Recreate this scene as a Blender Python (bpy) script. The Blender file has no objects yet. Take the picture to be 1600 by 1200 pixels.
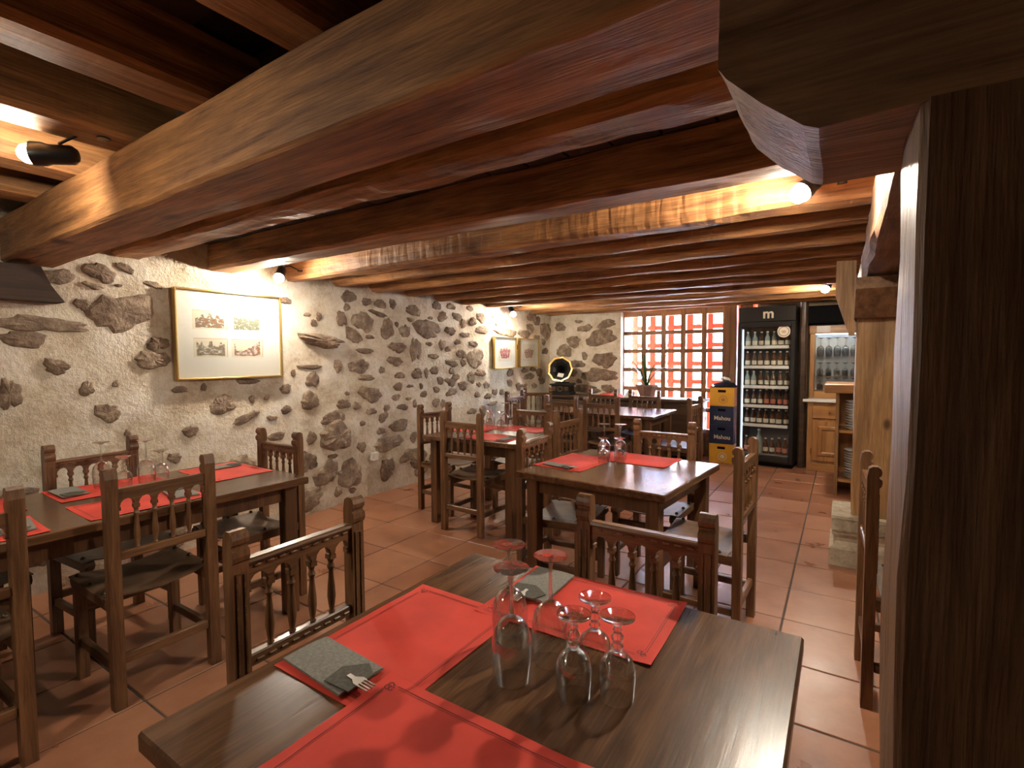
import bpy, bmesh, math, random
from mathutils import Vector, Matrix, noise
PI = math.pi
S = bpy.context.scene
COL = S.collection
# ------------------------------------------------------------------ camera
FPX = 796.0; YAW = math.radians(33); PIT = math.radians(-3.0); ROL = math.radians(-.3); CH = 1.40
def cam_rot():
    cy, sy, cp, sp = math.cos(YAW), math.sin(YAW), math.cos(PIT), math.sin(PIT)
    f = Vector((-sy*cp, cy*cp, sp)); r = Vector((cy, sy, 0)); u = r.cross(f)
    c, s = math.cos(ROL), math.sin(ROL)
    return Matrix((c*r+s*u, -s*r+c*u, -f)).transposed()
CR = cam_rot()
cam = bpy.data.cameras.new('camera'); camo = bpy.data.objects.new('camera', cam); COL.objects.link(camo)
cam.sensor_width = 36; cam.lens = FPX/1600*36; cam.clip_start = .02
camo.matrix_world = Matrix.Translation((0, 0, CH)) @ CR.to_4x4()
S.camera = camo
def ray(x, y): return CR @ Vector(((x-800)/FPX, -(y-600)/FPX, -1))
def onX(x, y, X): d = ray(x, y); return d*(X/d.x)+Vector((0, 0, CH))
def onY(x, y, Y): d = ray(x, y); return d*(Y/d.y)+Vector((0, 0, CH))
# ------------------------------------------------------------------ world / exposure
W = bpy.data.worlds.new('world'); S.world = W; W.use_nodes = True
wn = W.node_tree.nodes; wl = W.node_tree.links
bg = wn['Background']; sky = wn.new('ShaderNodeTexSky'); sky.sky_type = 'NISHITA'; sky.sun_disc = False
sky.sun_elevation = math.radians(48); sky.sun_rotation = math.radians(200); sky.air_density = 1.0; sky.dust_density = 2.0
wl.new(sky.outputs[0], bg.inputs[0]); bg.inputs[1].default_value = 12.0
sun = bpy.data.lights.new('sun', 'SUN'); sun.energy = 30; sun.angle = math.radians(1); sun.color = (1, .95, .88)
suno = bpy.data.objects.new('sun', sun); COL.objects.link(suno); suno.rotation_euler = (math.radians(42), 0, math.radians(-25)); suno.location = (0, 0, 12)
por = bpy.data.lights.new('window_portal', 'AREA'); por.shape = 'RECTANGLE'; por.size = 1.6; por.size_y = 1.9; por.cycles.is_portal = True
poro = bpy.data.objects.new('window_portal', por); COL.objects.link(poro); poro.location = (-2.05, 7.7, 1.15); poro.rotation_euler = (-PI/2, 0, 0)
S.view_settings.view_transform = 'Standard'; S.view_settings.look = 'None'; S.view_settings.gamma = 1
S.view_settings.exposure = 1.25; S.view_settings.use_curve_mapping = False
BULB = dict(wall=32.0, main=44.0, far=30.0, spot=10.0, rear=26.0, bar=24.0)     # lamp powers; rear and bar belong to added, unseen fill lamps
# ------------------------------------------------------------------ materials
def N(t, typ, **kw):
    n = t.nodes.new('ShaderNode'+typ)
    for k, v in kw.items():
        if k in n.inputs: n.inputs[k].default_value = v
        else: setattr(n, k, v)
    return n
def newmat(name):
    m = bpy.data.materials.new(name); m.use_nodes = True; t = m.node_tree
    return m, t, t.nodes['Principled BSDF']
def ramp(t, fac, stops):
    r = t.nodes.new('ShaderNodeValToRGB'); el = r.color_ramp.elements
    while len(el) < len(stops): el.new(.5)
    for e, (p, c) in zip(el, stops): e.position = p; e.color = (*c, 1)
    t.links.new(fac, r.inputs[0]); return r.outputs[0]
def plain(name, c, rough=.5, metal=0, spec=.5, coat=0, var=0):
    m, t, b = newmat(name); b.inputs['Base Color'].default_value = (*c, 1); b.inputs['Roughness'].default_value = rough
    b.inputs['Metallic'].default_value = metal; b.inputs['Specular IOR Level'].default_value = spec; b.inputs['Coat Weight'].default_value = coat
    if var:
        tc = N(t, 'TexCoord'); n = N(t, 'TexNoise', Scale=var, Detail=4); t.links.new(tc.outputs['Object'], n.inputs['Vector'])
        o = ramp(t, n.outputs[0], [(.3, tuple(x*.78 for x in c)), (.7, tuple(min(1, x*1.15) for x in c))]); t.links.new(o, b.inputs['Base Color'])
    return m
def wood(name, c1, c2, rough=.5, axis=0, sc=1.0, bump=.25, coat=0, knots=0.0, adze=0.0):
    m, t, b = newmat(name); L = t.links
    tc = N(t, 'TexCoord'); oi = N(t, 'ObjectInfo'); mp = N(t, 'Mapping')
    s = [9*sc]*3; s[axis] = .7*sc; mp.inputs['Scale'].default_value = s
    ad = N(t, 'VectorMath', operation='ADD'); ml = N(t, 'VectorMath', operation='SCALE'); ml.inputs[0].default_value = (7, 13, 5)
    L.new(oi.outputs['Random'], ml.inputs['Scale']); L.new(tc.outputs['Object'], ad.inputs[0]); L.new(ml.outputs[0], ad.inputs[1]); L.new(ad.outputs[0], mp.inputs[0])
    n1 = N(t, 'TexNoise', Scale=1.6, Detail=6, Roughness=.62, Distortion=.6); L.new(mp.outputs[0], n1.inputs['Vector'])
    mp2 = N(t, 'Mapping'); s2 = [60*sc]*3; s2[axis] = 2.5*sc; mp2.inputs['Scale'].default_value = s2; L.new(ad.outputs[0], mp2.inputs[0])
    n2 = N(t, 'TexNoise', Scale=2, Detail=3); L.new(mp2.outputs[0], n2.inputs['Vector'])
    n3 = N(t, 'TexNoise', Scale=2.2, Detail=3); L.new(ad.outputs[0], n3.inputs['Vector'])
    a1 = N(t, 'Math', operation='MULTIPLY_ADD'); a1.inputs[1].default_value = .35; L.new(n2.outputs[0], a1.inputs[0]); L.new(n1.outputs[0], a1.inputs[2])
    a2 = N(t, 'Math', operation='MULTIPLY_ADD'); a2.inputs[1].default_value = .35; L.new(n3.outputs[0], a2.inputs[0]); L.new(a1.outputs[0], a2.inputs[2])
    cm = tuple((x+y)/2 for x, y in zip(c1, c2))
    col = ramp(t, a2.outputs[0], [(.62, c1), (.84, cm), (1.06 if False else 1.0, c2)])
    L.new(col, b.inputs['Base Color'])
    if knots:
        v = N(t, 'TexVoronoi', Scale=knots); mk = N(t, 'Mapping'); sk = [1.6]*3; sk[axis] = .9; mk.inputs['Scale'].default_value = sk
        L.new(ad.outputs[0], mk.inputs[0]); L.new(mk.outputs[0], v.inputs['Vector'])
        kr = ramp(t, v.outputs['Distance'], [(.05, (.25, .2, .17)), (.13, (1, 1, 1))])
        mx = N(t, 'Mix', data_type='RGBA', blend_type='MULTIPLY'); mx.inputs[0].default_value = 1
        L.new(col, mx.inputs[6]); L.new(kr, mx.inputs[7]); L.new(mx.outputs[2], b.inputs['Base Color'])
    bp = N(t, 'Bump', Strength=bump, Distance=.006); L.new(a1.outputs[0], bp.inputs['Height']); L.new(bp.outputs[0], b.inputs['Normal'])
    if adze:    # chop marks across the grain
        ma = N(t, 'Mapping'); sa = [3.5]*3; sa[axis] = 17; ma.inputs['Scale'].default_value = sa; ma.inputs['Rotation'].default_value = (.25, .25, .25); L.new(ad.outputs[0], ma.inputs[0])
        na = N(t, 'TexNoise', Scale=1.0, Detail=2, Distortion=.25); L.new(ma.outputs[0], na.inputs['Vector'])
        b2 = N(t, 'Bump', Strength=adze, Distance=.03); L.new(na.outputs[0], b2.inputs['Height']); L.new(bp.outputs[0], b2.inputs['Normal']); L.new(b2.outputs[0], b.inputs['Normal'])
    b.inputs['Roughness'].default_value = rough; b.inputs['Coat Weight'].default_value = coat; b.inputs['Coat Roughness'].default_value = .15
    return m
def rough_mat(name, stops, sc=6, bump=.5, dist=.01, rough=.9, fine=60):
    m, t, b = newmat(name); L = t.links
    tc = N(t, 'TexCoord'); ge = N(t, 'NewGeometry'); oi = N(t, 'ObjectInfo')
    n1 = N(t, 'TexNoise', Scale=sc, Detail=8, Roughness=.65); L.new(ge.outputs['Position'], n1.inputs['Vector'])
    n2 = N(t, 'TexNoise', Scale=fine, Detail=5, Roughness=.7); L.new(ge.outputs['Position'], n2.inputs['Vector'])
    a = N(t, 'Math', operation='MULTIPLY_ADD'); a.inputs[1].default_value = .35; L.new(n2.outputs[0], a.inputs[0]); L.new(n1.outputs[0], a.inputs[2])
    r = N(t, 'Math', operation='MULTIPLY_ADD'); r.inputs[1].default_value = .12; L.new(oi.outputs['Random'], r.inputs[0]); L.new(a.outputs[0], r.inputs[2])
    L.new(ramp(t, r.outputs[0], stops), b.inputs['Base Color'])
    bp = N(t, 'Bump', Strength=bump, Distance=dist); L.new(a.outputs[0], bp.inputs['Height']); L.new(bp.outputs[0], b.inputs['Normal'])
    b.inputs['Roughness'].default_value = rough; return m
def glassy(name, tint=(1, 1, 1), f0=.04, boost=.96, rough=0.0, pwr=5.0, refr=0):
    m = bpy.data.materials.new(name); m.use_nodes = True; t = m.node_tree; t.nodes.clear()
    o = t.nodes.new('ShaderNodeOutputMaterial'); tr = N(t, 'BsdfTransparent', Color=(*tint, 1)); gl = N(t, 'BsdfGlossy', Roughness=rough)
    lw = N(t, 'LayerWeight', Blend=.5); pw = N(t, 'Math', operation='POWER'); pw.inputs[1].default_value = pwr    # Schlick reflectance, both sides
    mu = N(t, 'Math', operation='MULTIPLY_ADD'); mu.inputs[1].default_value = boost; mu.inputs[2].default_value = f0; mu.use_clamp = True
    mx = t.nodes.new('ShaderNodeMixShader'); t.links.new(lw.outputs['Facing'], pw.inputs[0]); t.links.new(pw.outputs[0], mu.inputs[0]); t.links.new(mu.outputs[0], mx.inputs[0])
    if refr:
        rf = N(t, 'BsdfGlass', Roughness=0.0, IOR=1.45); m2 = t.nodes.new('ShaderNodeMixShader'); fa = N(t, 'Math', operation='MULTIPLY_ADD'); fa.inputs[1].default_value = .7; fa.inputs[2].default_value = refr; fa.use_clamp = True; t.links.new(pw.outputs[0], fa.inputs[0]); t.links.new(fa.outputs[0], m2.inputs[0])
        t.links.new(tr.outputs[0], m2.inputs[1]); t.links.new(rf.outputs[0], m2.inputs[2]); t.links.new(m2.outputs[0], o.inputs[0]); return m
    t.links.new(tr.outputs[0], mx.inputs[1]); t.links.new(gl.outputs[0], mx.inputs[2]); t.links.new(mx.outputs[0], o.inputs[0]); return m
def emit(name, c, s):
    m, t, b = newmat(name); b.inputs['Base Color'].default_value = (*c, 1); b.inputs['Emission Color'].default_value = (*c, 1); b.inputs['Emission Strength'].default_value = s; return m
M = {}
M['mortar'] = rough_mat('mortar', [(.42, (.33, .245, .160)), (.56, (.52, .425, .305)), (.68, (.67, .59, .46)), (.84, (.80, .75, .66))], 3.4, 1.0, .035, .95, 30)
M['stone'] = rough_mat('fieldstone', [(.44, (.070, .046, .034)), (.62, (.175, .120, .086)), (.78, (.28, .205, .148)), (.92, (.46, .37, .26))], 11, 1.0, .02, .9, 45)
M['grout'] = rough_mat('grout', [(.4, (.05, .035, .028)), (.9, (.11, .08, .065))], 20, .3)
M['basestone'] = rough_mat('carved_stone', [(.4, (.23, .18, .12)), (.65, (.42, .35, .25)), (.9, (.60, .52, .40))], 14, .6, .008)
M['plaster'] = rough_mat('plaster', [(.4, (.30, .22, .14)), (.8, (.42, .33, .22))], 2, .2)
M['beam'] = wood('beam_wood', (.115, .046, .018), (.50, .240, .088), .62, 0, 1.5, .9, knots=1.6, adze=.10)
M['hewn'] = wood('hewn_joist_wood', (.115, .046, .018), (.50, .240, .088), .62, 0, 1.5, .9, knots=1.6, adze=.55)
M['joisty'] = wood('joist_wood', (.115, .046, .018), (.48, .228, .082), .62, 1, 1.5, .9, knots=1.6, adze=.12)
M['girder'] = wood('girder_wood', (.10, .045, .022), (.30, .16, .08), .6, 1, 1.5, .8)
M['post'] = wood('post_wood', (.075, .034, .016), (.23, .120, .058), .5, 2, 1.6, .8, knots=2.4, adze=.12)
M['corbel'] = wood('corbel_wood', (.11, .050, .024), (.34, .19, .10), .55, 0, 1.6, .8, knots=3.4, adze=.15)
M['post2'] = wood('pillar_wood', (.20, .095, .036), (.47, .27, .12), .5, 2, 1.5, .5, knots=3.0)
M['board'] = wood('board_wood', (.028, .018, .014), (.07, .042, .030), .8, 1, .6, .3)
M['table'] = wood('table_wood', (.050, .022, .010), (.165, .078, .036), .27, 1, 1.8, .12, .12)
M['tableleg'] = wood('table_leg_wood', (.05, .021, .009), (.16, .072, .030), .4, 2, 1, .2, .1)
M['chairv'] = wood('chair_wood_upright', (.060, .024, .0095), (.22, .108, .048), .36, 2, 2.6, .3, .15)
M['chairh'] = wood('chair_wood_across', (.060, .024, .0095), (.22, .108, .048), .36, 0, 2.6, .3, .15)
M['chaird'] = wood('chair_wood_deep', (.050, .020, .008), (.17, .082, .036), .42, 1, 2.6, .3, .1)
M['leather'] = plain('leather', (.15, .085, .048), .5, 0, .45, .0, 22)
M['brass'] = plain('brass', (.75, .52, .20), .25, 1)
M['stud'] = plain('stud', (.12, .09, .06), .3, 1)
M['gold'] = plain('gold_frame', (.70, .50, .18), .28, 1)
M['pine'] = wood('pine_wood', (.30, .125, .040), (.56, .29, .105), .38, 2, 1, .15, .2)
M['pineh'] = wood('pine_wood_across', (.30, .125, .040), (.56, .29, .105), .38, 0, 1, .15, .2)
M['frame'] = wood('window_wood', (.16, .068, .028), (.36, .18, .078), .42, 2, 1, .2, .1)
M['frameh'] = wood('window_wood_across', (.16, .068, .028), (.36, .18, .078), .42, 0, 1, .2, .1)
M['darkwood'] = wood('dark_wood', (.028, .014, .008), (.085, .045, .024), .4, 0, 1, .2, .1)
M['glass'] = glassy('drinking_glass', (.992, .996, .994), .09, 1.0, .015, 2.0)
M['pane'] = glassy('window_pane', (.97, .98, .98), .05, .9)
M['red'] = plain('red_paper', (.70, .070, .048), .72, 0, .25, 0, 5)
M['ink'] = plain('dark_ink', (.14, .010, .010), .7)
M['grey'] = plain('grey_napkin', (.25, .24, .215), .9, 0, .2, 0, 140)
M['greyd'] = plain('grey_pocket', (.12, .115, .10), .9, 0, .2, 0, 140)
M['steel'] = plain('steel', (.72, .70, .66), .35, 1)
M['black'] = plain('black_enamel', (.012, .011, .011), .32, 0, .5)
M['matt'] = plain('matt_black', (.010, .010, .012), .85, 0, .08)
M['white'] = plain('white_board', (.80, .78, .73), .7)
M['whiteg'] = plain('white_gloss', (.78, .78, .76), .3)
M['navy'] = plain('navy_plastic', (.020, .030, .075), .4)
M['yellow'] = plain('yellow_plastic', (.72, .36, .035), .42)
M['tan'] = plain('tan_ink', (.42, .20, .06), .6)
M['redpaint'] = plain('red_paint', (.72, .075, .028), .5)
M['pot'] = plain('clay_pot', (.27, .150, .115), .8, 0, .3, 0, 12)
M['leaf'] = plain('leaf', (.045, .12, .02), .4, 0, .5, 0, 9)
M['soil'] = plain('soil', (.03, .02, .014), .95)
M['ale'] = plain('amber_glass', (.075, .024, .008), .08, 0, .8)
M['clearb'] = plain('pale_glass', (.30, .36, .33), .08, 0, .8)
M['lab'] = plain('bottle_label', (.72, .66, .52), .6)
M['labr'] = plain('red_bottle_label', (.50, .16, .10), .6)
M['fin'] = plain('fridge_liner', (.22, .23, .23), .5)
M['led'] = emit('cold_led', (.75, .88, 1.0), 7.0)
M['paving'] = rough_mat('street_paving', [(.4, (.42, .40, .38)), (.9, (.62, .60, .57))], 3, .2)
M['facade'] = plain('pale_facade', (.80, .80, .80), .9)
M['blueglass'] = plain('street_window', (.12, .22, .40), .15)
M['mirror'] = plain('mirror', (.50, .55, .58), .22, .6)
def bulbmat(p, r=.036): return emit('lamp_bulb', (1, .87, .69), p/(PI*4*PI*r*r))
# terracotta: colour differs per tile, slight cloudy glaze
def tile_mat():
    m, t, b = newmat('terracotta_tile'); L = t.links
    oi = N(t, 'ObjectInfo'); ge = N(t, 'NewGeometry'); n = N(t, 'TexNoise', Scale=4.5, Detail=6, Roughness=.6); L.new(ge.outputs['Position'], n.inputs['Vector'])
    a = N(t, 'Math', operation='MULTIPLY_ADD'); a.inputs[1].default_value = .28; L.new(oi.outputs['Random'], a.inputs[0]); L.new(n.outputs[0], a.inputs[2])
    L.new(ramp(t, a.outputs[0], [(.35, (.25, .092, .048)), (.62, (.37, .155, .083)), (.95, (.47, .225, .13))]), b.inputs['Base Color'])
    rr = ramp(t, n.outputs[0], [(.3, (.26, .26, .26)), (.7, (.42, .42, .42))]); L.new(rr, b.inputs['Roughness'])
    bp = N(t, 'Bump', Strength=.12, Distance=.006); L.new(n.outputs[0], bp.inputs['Height']); L.new(bp.outputs[0], b.inputs['Normal'])
    return m
M['tile'] = tile_mat()
def print_mat(name, cols, seed, sc=9):
    m, t, b = newmat(name); L = t.links; tc = N(t, 'TexCoord'); mp = N(t, 'Mapping'); mp.inputs['Location'].default_value = (seed, seed*2.3, 0); L.new(tc.outputs['Generated'], mp.inputs[0])
    n = N(t, 'TexNoise', Scale=sc, Detail=5, Roughness=.7); L.new(mp.outputs[0], n.inputs['Vector'])
    L.new(ramp(t, n.outputs[0], [(.32, cols[0]), (.44, cols[1]), (.52, cols[2]), (.62, cols[3])]), b.inputs['Base Color']); b.inputs['Roughness'].default_value = .8; return m
# ------------------------------------------------------------------ mesh helpers
class MB:
    def __init__(s): s.v = []; s.f = []; s.sm = []
    def add(s, vs, fs, smooth=False):
        o = len(s.v); s.v += [tuple(v) for v in vs]; s.f += [tuple(i+o for i in f) for f in fs]; s.sm += [smooth]*len(fs); return s
    def box(s, x0, x1, y0, y1, z0, z1, b=0.0, rz=0, mat=None):
        c = ((x0+x1)/2, (y0+y1)/2, (z0+z1)/2); h = (abs(x1-x0)/2, abs(y1-y0)/2, abs(z1-z0)/2)
        b = min(b, min(h)*.9); vs = []; fs = []
        if b <= 0:
            vs = [(sx*h[0], sy*h[1], sz*h[2]) for sx in (-1, 1) for sy in (-1, 1) for sz in (-1, 1)]
            fs = [(0, 1, 3, 2), (4, 6, 7, 5), (0, 4, 5, 1), (2, 3, 7, 6), (0, 2, 6, 4), (1, 5, 7, 3)]
        else:
            bm = bmesh.new(); bmesh.ops.create_cube(bm, size=2)
            for v in bm.verts: v.co = Vector((v.co.x*h[0], v.co.y*h[1], v.co.z*h[2]))
            bmesh.ops.bevel(bm, geom=bm.edges[:], offset=b, segments=1, affect='EDGES')
            bm.verts.index_update(); vs = [v.co[:] for v in bm.verts]; fs = [[v.index for v in f.verts] for f in bm.faces]; bm.free()
        m = mat or Matrix.Rotation(rz, 4, 'Z')
        return s.add([(m @ Vector(v))+Vector(c) for v in vs], fs)
    def prism(s, poly, d0, d1, plane='XZ'):   # polygon in a plane, extruded along the third axis
        def P(a, b, d): return {'XZ': (a, d, b), 'YZ': (d, a, b), 'XY': (a, b, d)}[plane]
        n = len(poly); vs = [P(a, b, d0) for a, b in poly]+[P(a, b, d1) for a, b in poly]
        fs = [tuple(range(n)), tuple(range(2*n-1, n-1, -1))]+[(i, (i+1) % n, n+(i+1) % n, n+i) for i in range(n)]
        return s.add(vs, fs)
    def lathe(s, prof, c=(0, 0, 0), n=20, smooth=True, mat=None, closed=False):
        vs = []; fs = []; k = len(prof)
        for r, z in prof:
            for i in range(n): a = 2*PI*i/n; vs.append(Vector((r*math.cos(a), r*math.sin(a), z)))
        for j in range(k-1+(1 if closed else 0)):
            for i in range(n):
                a, b2 = j*n, ((j+1) % k)*n; fs.append((a+i, a+(i+1) % n, b2+(i+1) % n, b2+i))
        m = mat or Matrix.Identity(4)
        return s.add([(m @ v)+Vector(c) for v in vs], fs, smooth)
    def tube(s, pts, r, n=8, smooth=True):
        pts = [Vector(p) for p in pts]; vs = []; fs = []; k = len(pts); rr = r if isinstance(r, (list, tuple)) else [r]*k; up = None
        for i, p in enumerate(pts):
            t = (pts[min(i+1, k-1)]-pts[max(i-1, 0)]).normalized()
            a = t.orthogonal().normalized() if up is None else (up-t*up.dot(t)).normalized()
            up = a; b = t.cross(a)
            for j in range(n): q = 2*PI*j/n; vs.append(p+(a*math.cos(q)+b*math.sin(q))*rr[i])
        for i in range(k-1):
            for j in range(n): fs.append((i*n+j, i*n+(j+1) % n, (i+1)*n+(j+1) % n, (i+1)*n+j))
        s.add(vs, fs, smooth); o = len(s.v)-len(vs)
        s.f += [tuple(o+j for j in range(n))[::-1], tuple(o+(k-1)*n+j for j in range(n))]; s.sm += [False]*2; return s
    def mesh(s, name, mat):
        me = bpy.data.meshes.new(name); me.from_pydata(s.v, [], s.f); me.update()
        bm = bmesh.new(); bm.from_mesh(me); bmesh.ops.recalc_face_normals(bm, faces=bm.faces[:]); bm.to_mesh(me); bm.free()
        me.polygons.foreach_set('use_smooth', s.sm)
        if any(s.sm): me.set_sharp_from_angle(angle=math.radians(42))
        me.materials.append(mat); return me
    def build(s, name, mat, parent=None, loc=None, rz=0): return link(name, s.mesh(name, mat), parent, loc, rz)
def link(name, me, parent=None, loc=None, rz=0):
    o = bpy.data.objects.new(name, me); COL.objects.link(o); o.parent = parent
    if loc is not None: o.location = loc
    if rz: o.rotation_euler.z = rz
    return o
def tag(o, label=None, cat=None, group=None, kind=None):
    if label: o['label'] = label
    if cat: o['category'] = cat
    if group: o['group'] = group
    if kind: o['kind'] = kind
    return o
def thing(name, label, cat, loc=(0, 0, 0), rz=0, group=None):
    return tag(link(name, None, None, loc, rz), label, cat, group)
def copy_tree(o, parent=None):
    c = o.copy(); COL.objects.link(c); c.parent = parent
    for ch in list(o.children): copy_tree(ch, c)
    return c
def struct(name, mb, mat): return tag(mb.build(name, mat), kind='structure')
def text_mesh(name, body, size, mat, parent, matrix, ext=.002, bold=.0):
    cu = bpy.data.curves.new(name, 'FONT'); cu.body = body; cu.size = size; cu.extrude = ext; cu.offset = bold; cu.align_x = 'CENTER'; cu.align_y = 'CENTER'; cu.resolution_u = 3
    t = bpy.data.objects.new(name, cu); COL.objects.link(t); bpy.context.view_layer.update()
    me = bpy.data.meshes.new_from_object(t.evaluated_get(bpy.context.evaluated_depsgraph_get())); bpy.data.objects.remove(t)
    me.materials.clear(); me.materials.append(mat); o = link(name, me, parent); o.matrix_local = matrix; return o
RX = Matrix.Rotation(PI/2, 4, 'X')      # text facing -Y
# ------------------------------------------------------------------ rough-hewn timber
def timber(mb, axis, a0, a1, c, w, h, seed, jit=.008, drift=0.0, ch=.018, seg=None):
    """length axis 0/1/2 from a0 to a1; c = centre of the other two axes (in axis order), w,h their sizes"""
    n = seg or max(6, int(abs(a1-a0)/.12)); hw, hh = w/2, h/2; ch = min(ch, hw*.6, hh*.6)
    ring = [(-hw, -hh+ch), (-hw+ch, -hh), (0, -hh), (hw-ch, -hh), (hw, -hh+ch), (hw, 0), (hw, hh-ch), (hw-ch, hh), (0, hh), (-hw+ch, hh), (-hw, hh-ch), (-hw, 0)]
    vs = []; fs = []; k = len(ring)
    for i in range(n+1):
        t = i/n; a = a0+(a1-a0)*t
        for j, (p, q) in enumerate(ring):
            d = Vector((a*2.2+seed*7.1, p*9+seed, q*9)); dx = noise.noise(d)*jit+noise.noise(d*3.7)*jit*.5; dy = noise.noise(d+Vector((31, 7, 3)))*jit+noise.noise(d*4.1+Vector((5, 5, 5)))*jit*.5
            u, v = c[0]+p+dx+drift*t, c[1]+q+dy
            vs.append((a, u, v) if axis == 0 else (u, a, v) if axis == 1 else (u, v, a))
    for i in range(n):
        for j in range(k): fs.append((i*k+j, i*k+(j+1) % k, (i+1)*k+(j+1) % k, (i+1)*k+j))
    fs += [tuple(range(k)), tuple(range(n*k, n*k+k))]
    return mb.add(vs, fs, False)
# ================================================================== STRUCTURE
WX = -4.0; BY = 7.30; LY = 7.45; rnd = random.Random(4)
# floor: grout bed and single tiles
floor = struct('floor', MB().box(-4.3, 3.3, -2.2, 7.9, -.14, -.004), M['grout'])
TW = .4273; TX0 = -.2369; TY0 = 3.4367
tb = MB().box(-TW/2+.0045, TW/2-.0045, -TW/2+.0045, TW/2-.0045, -.012, 0, .003).mesh('tile', M['tile'])
for i in range(-9, 3):
    for j in range(-9, 10):
        x = TX0+(i+.5)*TW; y = TY0+(j+.5)*TW
        if y > 7.85 or y < -.35 or (x > .3 and y > 4.6): continue
        t = link('tile', tb, floor, (x, y, rnd.uniform(-.0012, 0))); t.rotation_euler = (rnd.uniform(-.002, .002), rnd.uniform(-.002, .002), rnd.choice((0, 1, 2, 3))*PI/2)
# walls
def wall_grid(mb, axis, pos, a0, a1, z0, z1, step, amp, sign, thick=.3):
    na = int((a1-a0)/step); nz = int((z1-z0)/step); vs = []; fs = []
    for i in range(na+1):
        for k in range(nz+1):
            a = a0+(a1-a0)*i/na; z = z0+(z1-z0)*k/nz
            d = (noise.noise(Vector((a*1.3, z*1.3, 3)))*1.0+noise.noise(Vector((a*5, z*5, 9)))*.5+noise.noise(Vector((a*14, z*14, 2)))*.28)*amp*sign
            vs.append((pos+d, a, z) if axis == 'X' else (a, pos+d, z))
    for i in range(na):
        for k in range(nz): p = i*(nz+1)+k; fs.append((p, p+nz+1, p+nz+2, p+1))
    return mb.add(vs, fs, True)
def wd(a, z, amp): return (noise.noise(Vector((a*1.3, z*1.3, 3)))+noise.noise(Vector((a*5, z*5, 9)))*.5+noise.noise(Vector((a*14, z*14, 2)))*.28)*amp
wl_mb = wall_grid(MB(), 'X', WX, -2.2, 7.75, -.02, 2.5, .05, .016, 1); wl_mb.box(-4.35, -4.06, -2.2, 7.9, -.1, 2.5)
wall_left = struct('wall_left', wl_mb, M['mortar'])
wb_mb = wall_grid(MB(), 'Y', BY, -4.05, -2.80, -.02, 2.5, .05, .012, -1); wb_mb.box(-4.05, -2.80, BY+.05, 7.75, -.1, 2.5)
wb_mb.box(-2.802, -2.796, BY-.004, 7.75, 0, 2.5)
wall_back = struct('wall_back', wb_mb, M['mortar'])
struct('wall_bar', MB().box(-1.0, 3.3, 7.74, 7.9, -.1, 2.5), M['plaster'])
struct('wall_right', MB().box(3.2, 3.4, -2.2, 7.9, -.1, 2.5), M['plaster'])
struct('wall_front', MB().box(-4.3, 3.4, -2.4, -2.2, -.1, 2.5), M['plaster'])
# single stones in the mortar, read off the photograph and set into the wall plane
stone_me = []
for sd in range(20):
    r2 = random.Random(90+sd); n = 22; mb = MB(); rad = []
    ph = [r2.uniform(0, 6.28) for _ in range(4)]; sq = r2.uniform(.0, .22)
    for i in range(n):
        a = 2*PI*i/n; base = 1/((abs(math.cos(a))**4+abs(math.sin(a))**4)**.25)
        rad.append((1-sq)*1.0+sq*base*1.0+.10*math.sin(2*a+ph[0])+.09*math.sin(3*a+ph[1])+.06*math.sin(5*a+ph[2])+.05*math.sin(8*a+ph[3])+r2.uniform(-.09, .09))
    vs = []; fs = []
    for s_, hgt in ((1.06, -.55), (1.0, .15), (.86, .62), (.55, .9)):
        for i in range(n):
            a = 2*PI*i/n; vs.append((rad[i]*s_*math.cos(a)*.5, rad[i]*s_*math.sin(a)*.5, hgt+r2.uniform(-.16, .16)*(hgt > 0)))
    vs.append((0, 0, .95))
    for q in range(3):
        for i in range(n): fs.append((q*n+i, q*n+(i+1) % n, (q+1)*n+(i+1) % n, (q+1)*n+i))
    for i in range(n): fs.append((3*n+i, 3*n+(i+1) % n, 4*n))
    stone_me.append(mb.add(vs, fs, False).mesh('stone', M['stone']))
P1 = ((0, 400), 4.0, [(620,105,190,110,-20),(780,75,130,45,-20),(580,185,120,40,-10),(515,300,95,70),(765,350,370,225,12),(250,425,540,95,-2),(150,520,270,110,-5),(355,690,160,95,-5),(55,865,150,180),(545,830,95,85),(675,980,150,110,-10),(985,550,130,80,10),(950,650,190,110,-5),(960,180,110,40,-15),(340,130,240,90,5),(725,800,40,40),(800,1110,40,50),(740,185,50,18)])
P5 = ((210, 580), 5.926, [(415,170,150,60,-5),(640,150,50,70),(820,310,230,170),(1030,435,230,75,18),(520,555,140,100,-10),(1090,260,60,60),(1225,245,55,40,20),(1405,165,90,95),(1410,355,80,60,20),(1275,435,90,50,-10),(1320,605,150,80),(1050,95,200,50),(1575,800,100,100),(370,800,120,100)])
P2 = ((430, 440), 6.0, [(95,180,120,55),(300,310,60,35),(405,330,50,75,-20),(360,390,50,70),(620,350,85,150,25),(825,380,185,180,-15),(735,505,150,120,-20),(430,555,410,110,-6),(1055,445,115,180),(1210,465,100,100),(1150,615,140,95),(1125,745,130,85,-5),(785,795,170,130,10),(590,790,70,120,-15),(325,800,210,45),(355,920,110,140),(330,1115,170,150,15),(640,1150,110,90),(760,1165,70,70),(890,1055,190,140,-10),(690,140,140,95),(985,210,120,70,-5),(1280,270,110,80,-10),(860,190,80,70),(965,300,150,45,-10),(845,650,160,50,-5),(1000,830,50,60),(1165,880,100,50),(1150,985,70,80),(1130,1085,75,55),(850,900,130,60),(670,240,60,60),(1100,210,60,90),(1135,400,30,50),(890,520,70,40),(1300,640,70,180),(170,855,40,60),(675,1050,45,35)])
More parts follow.
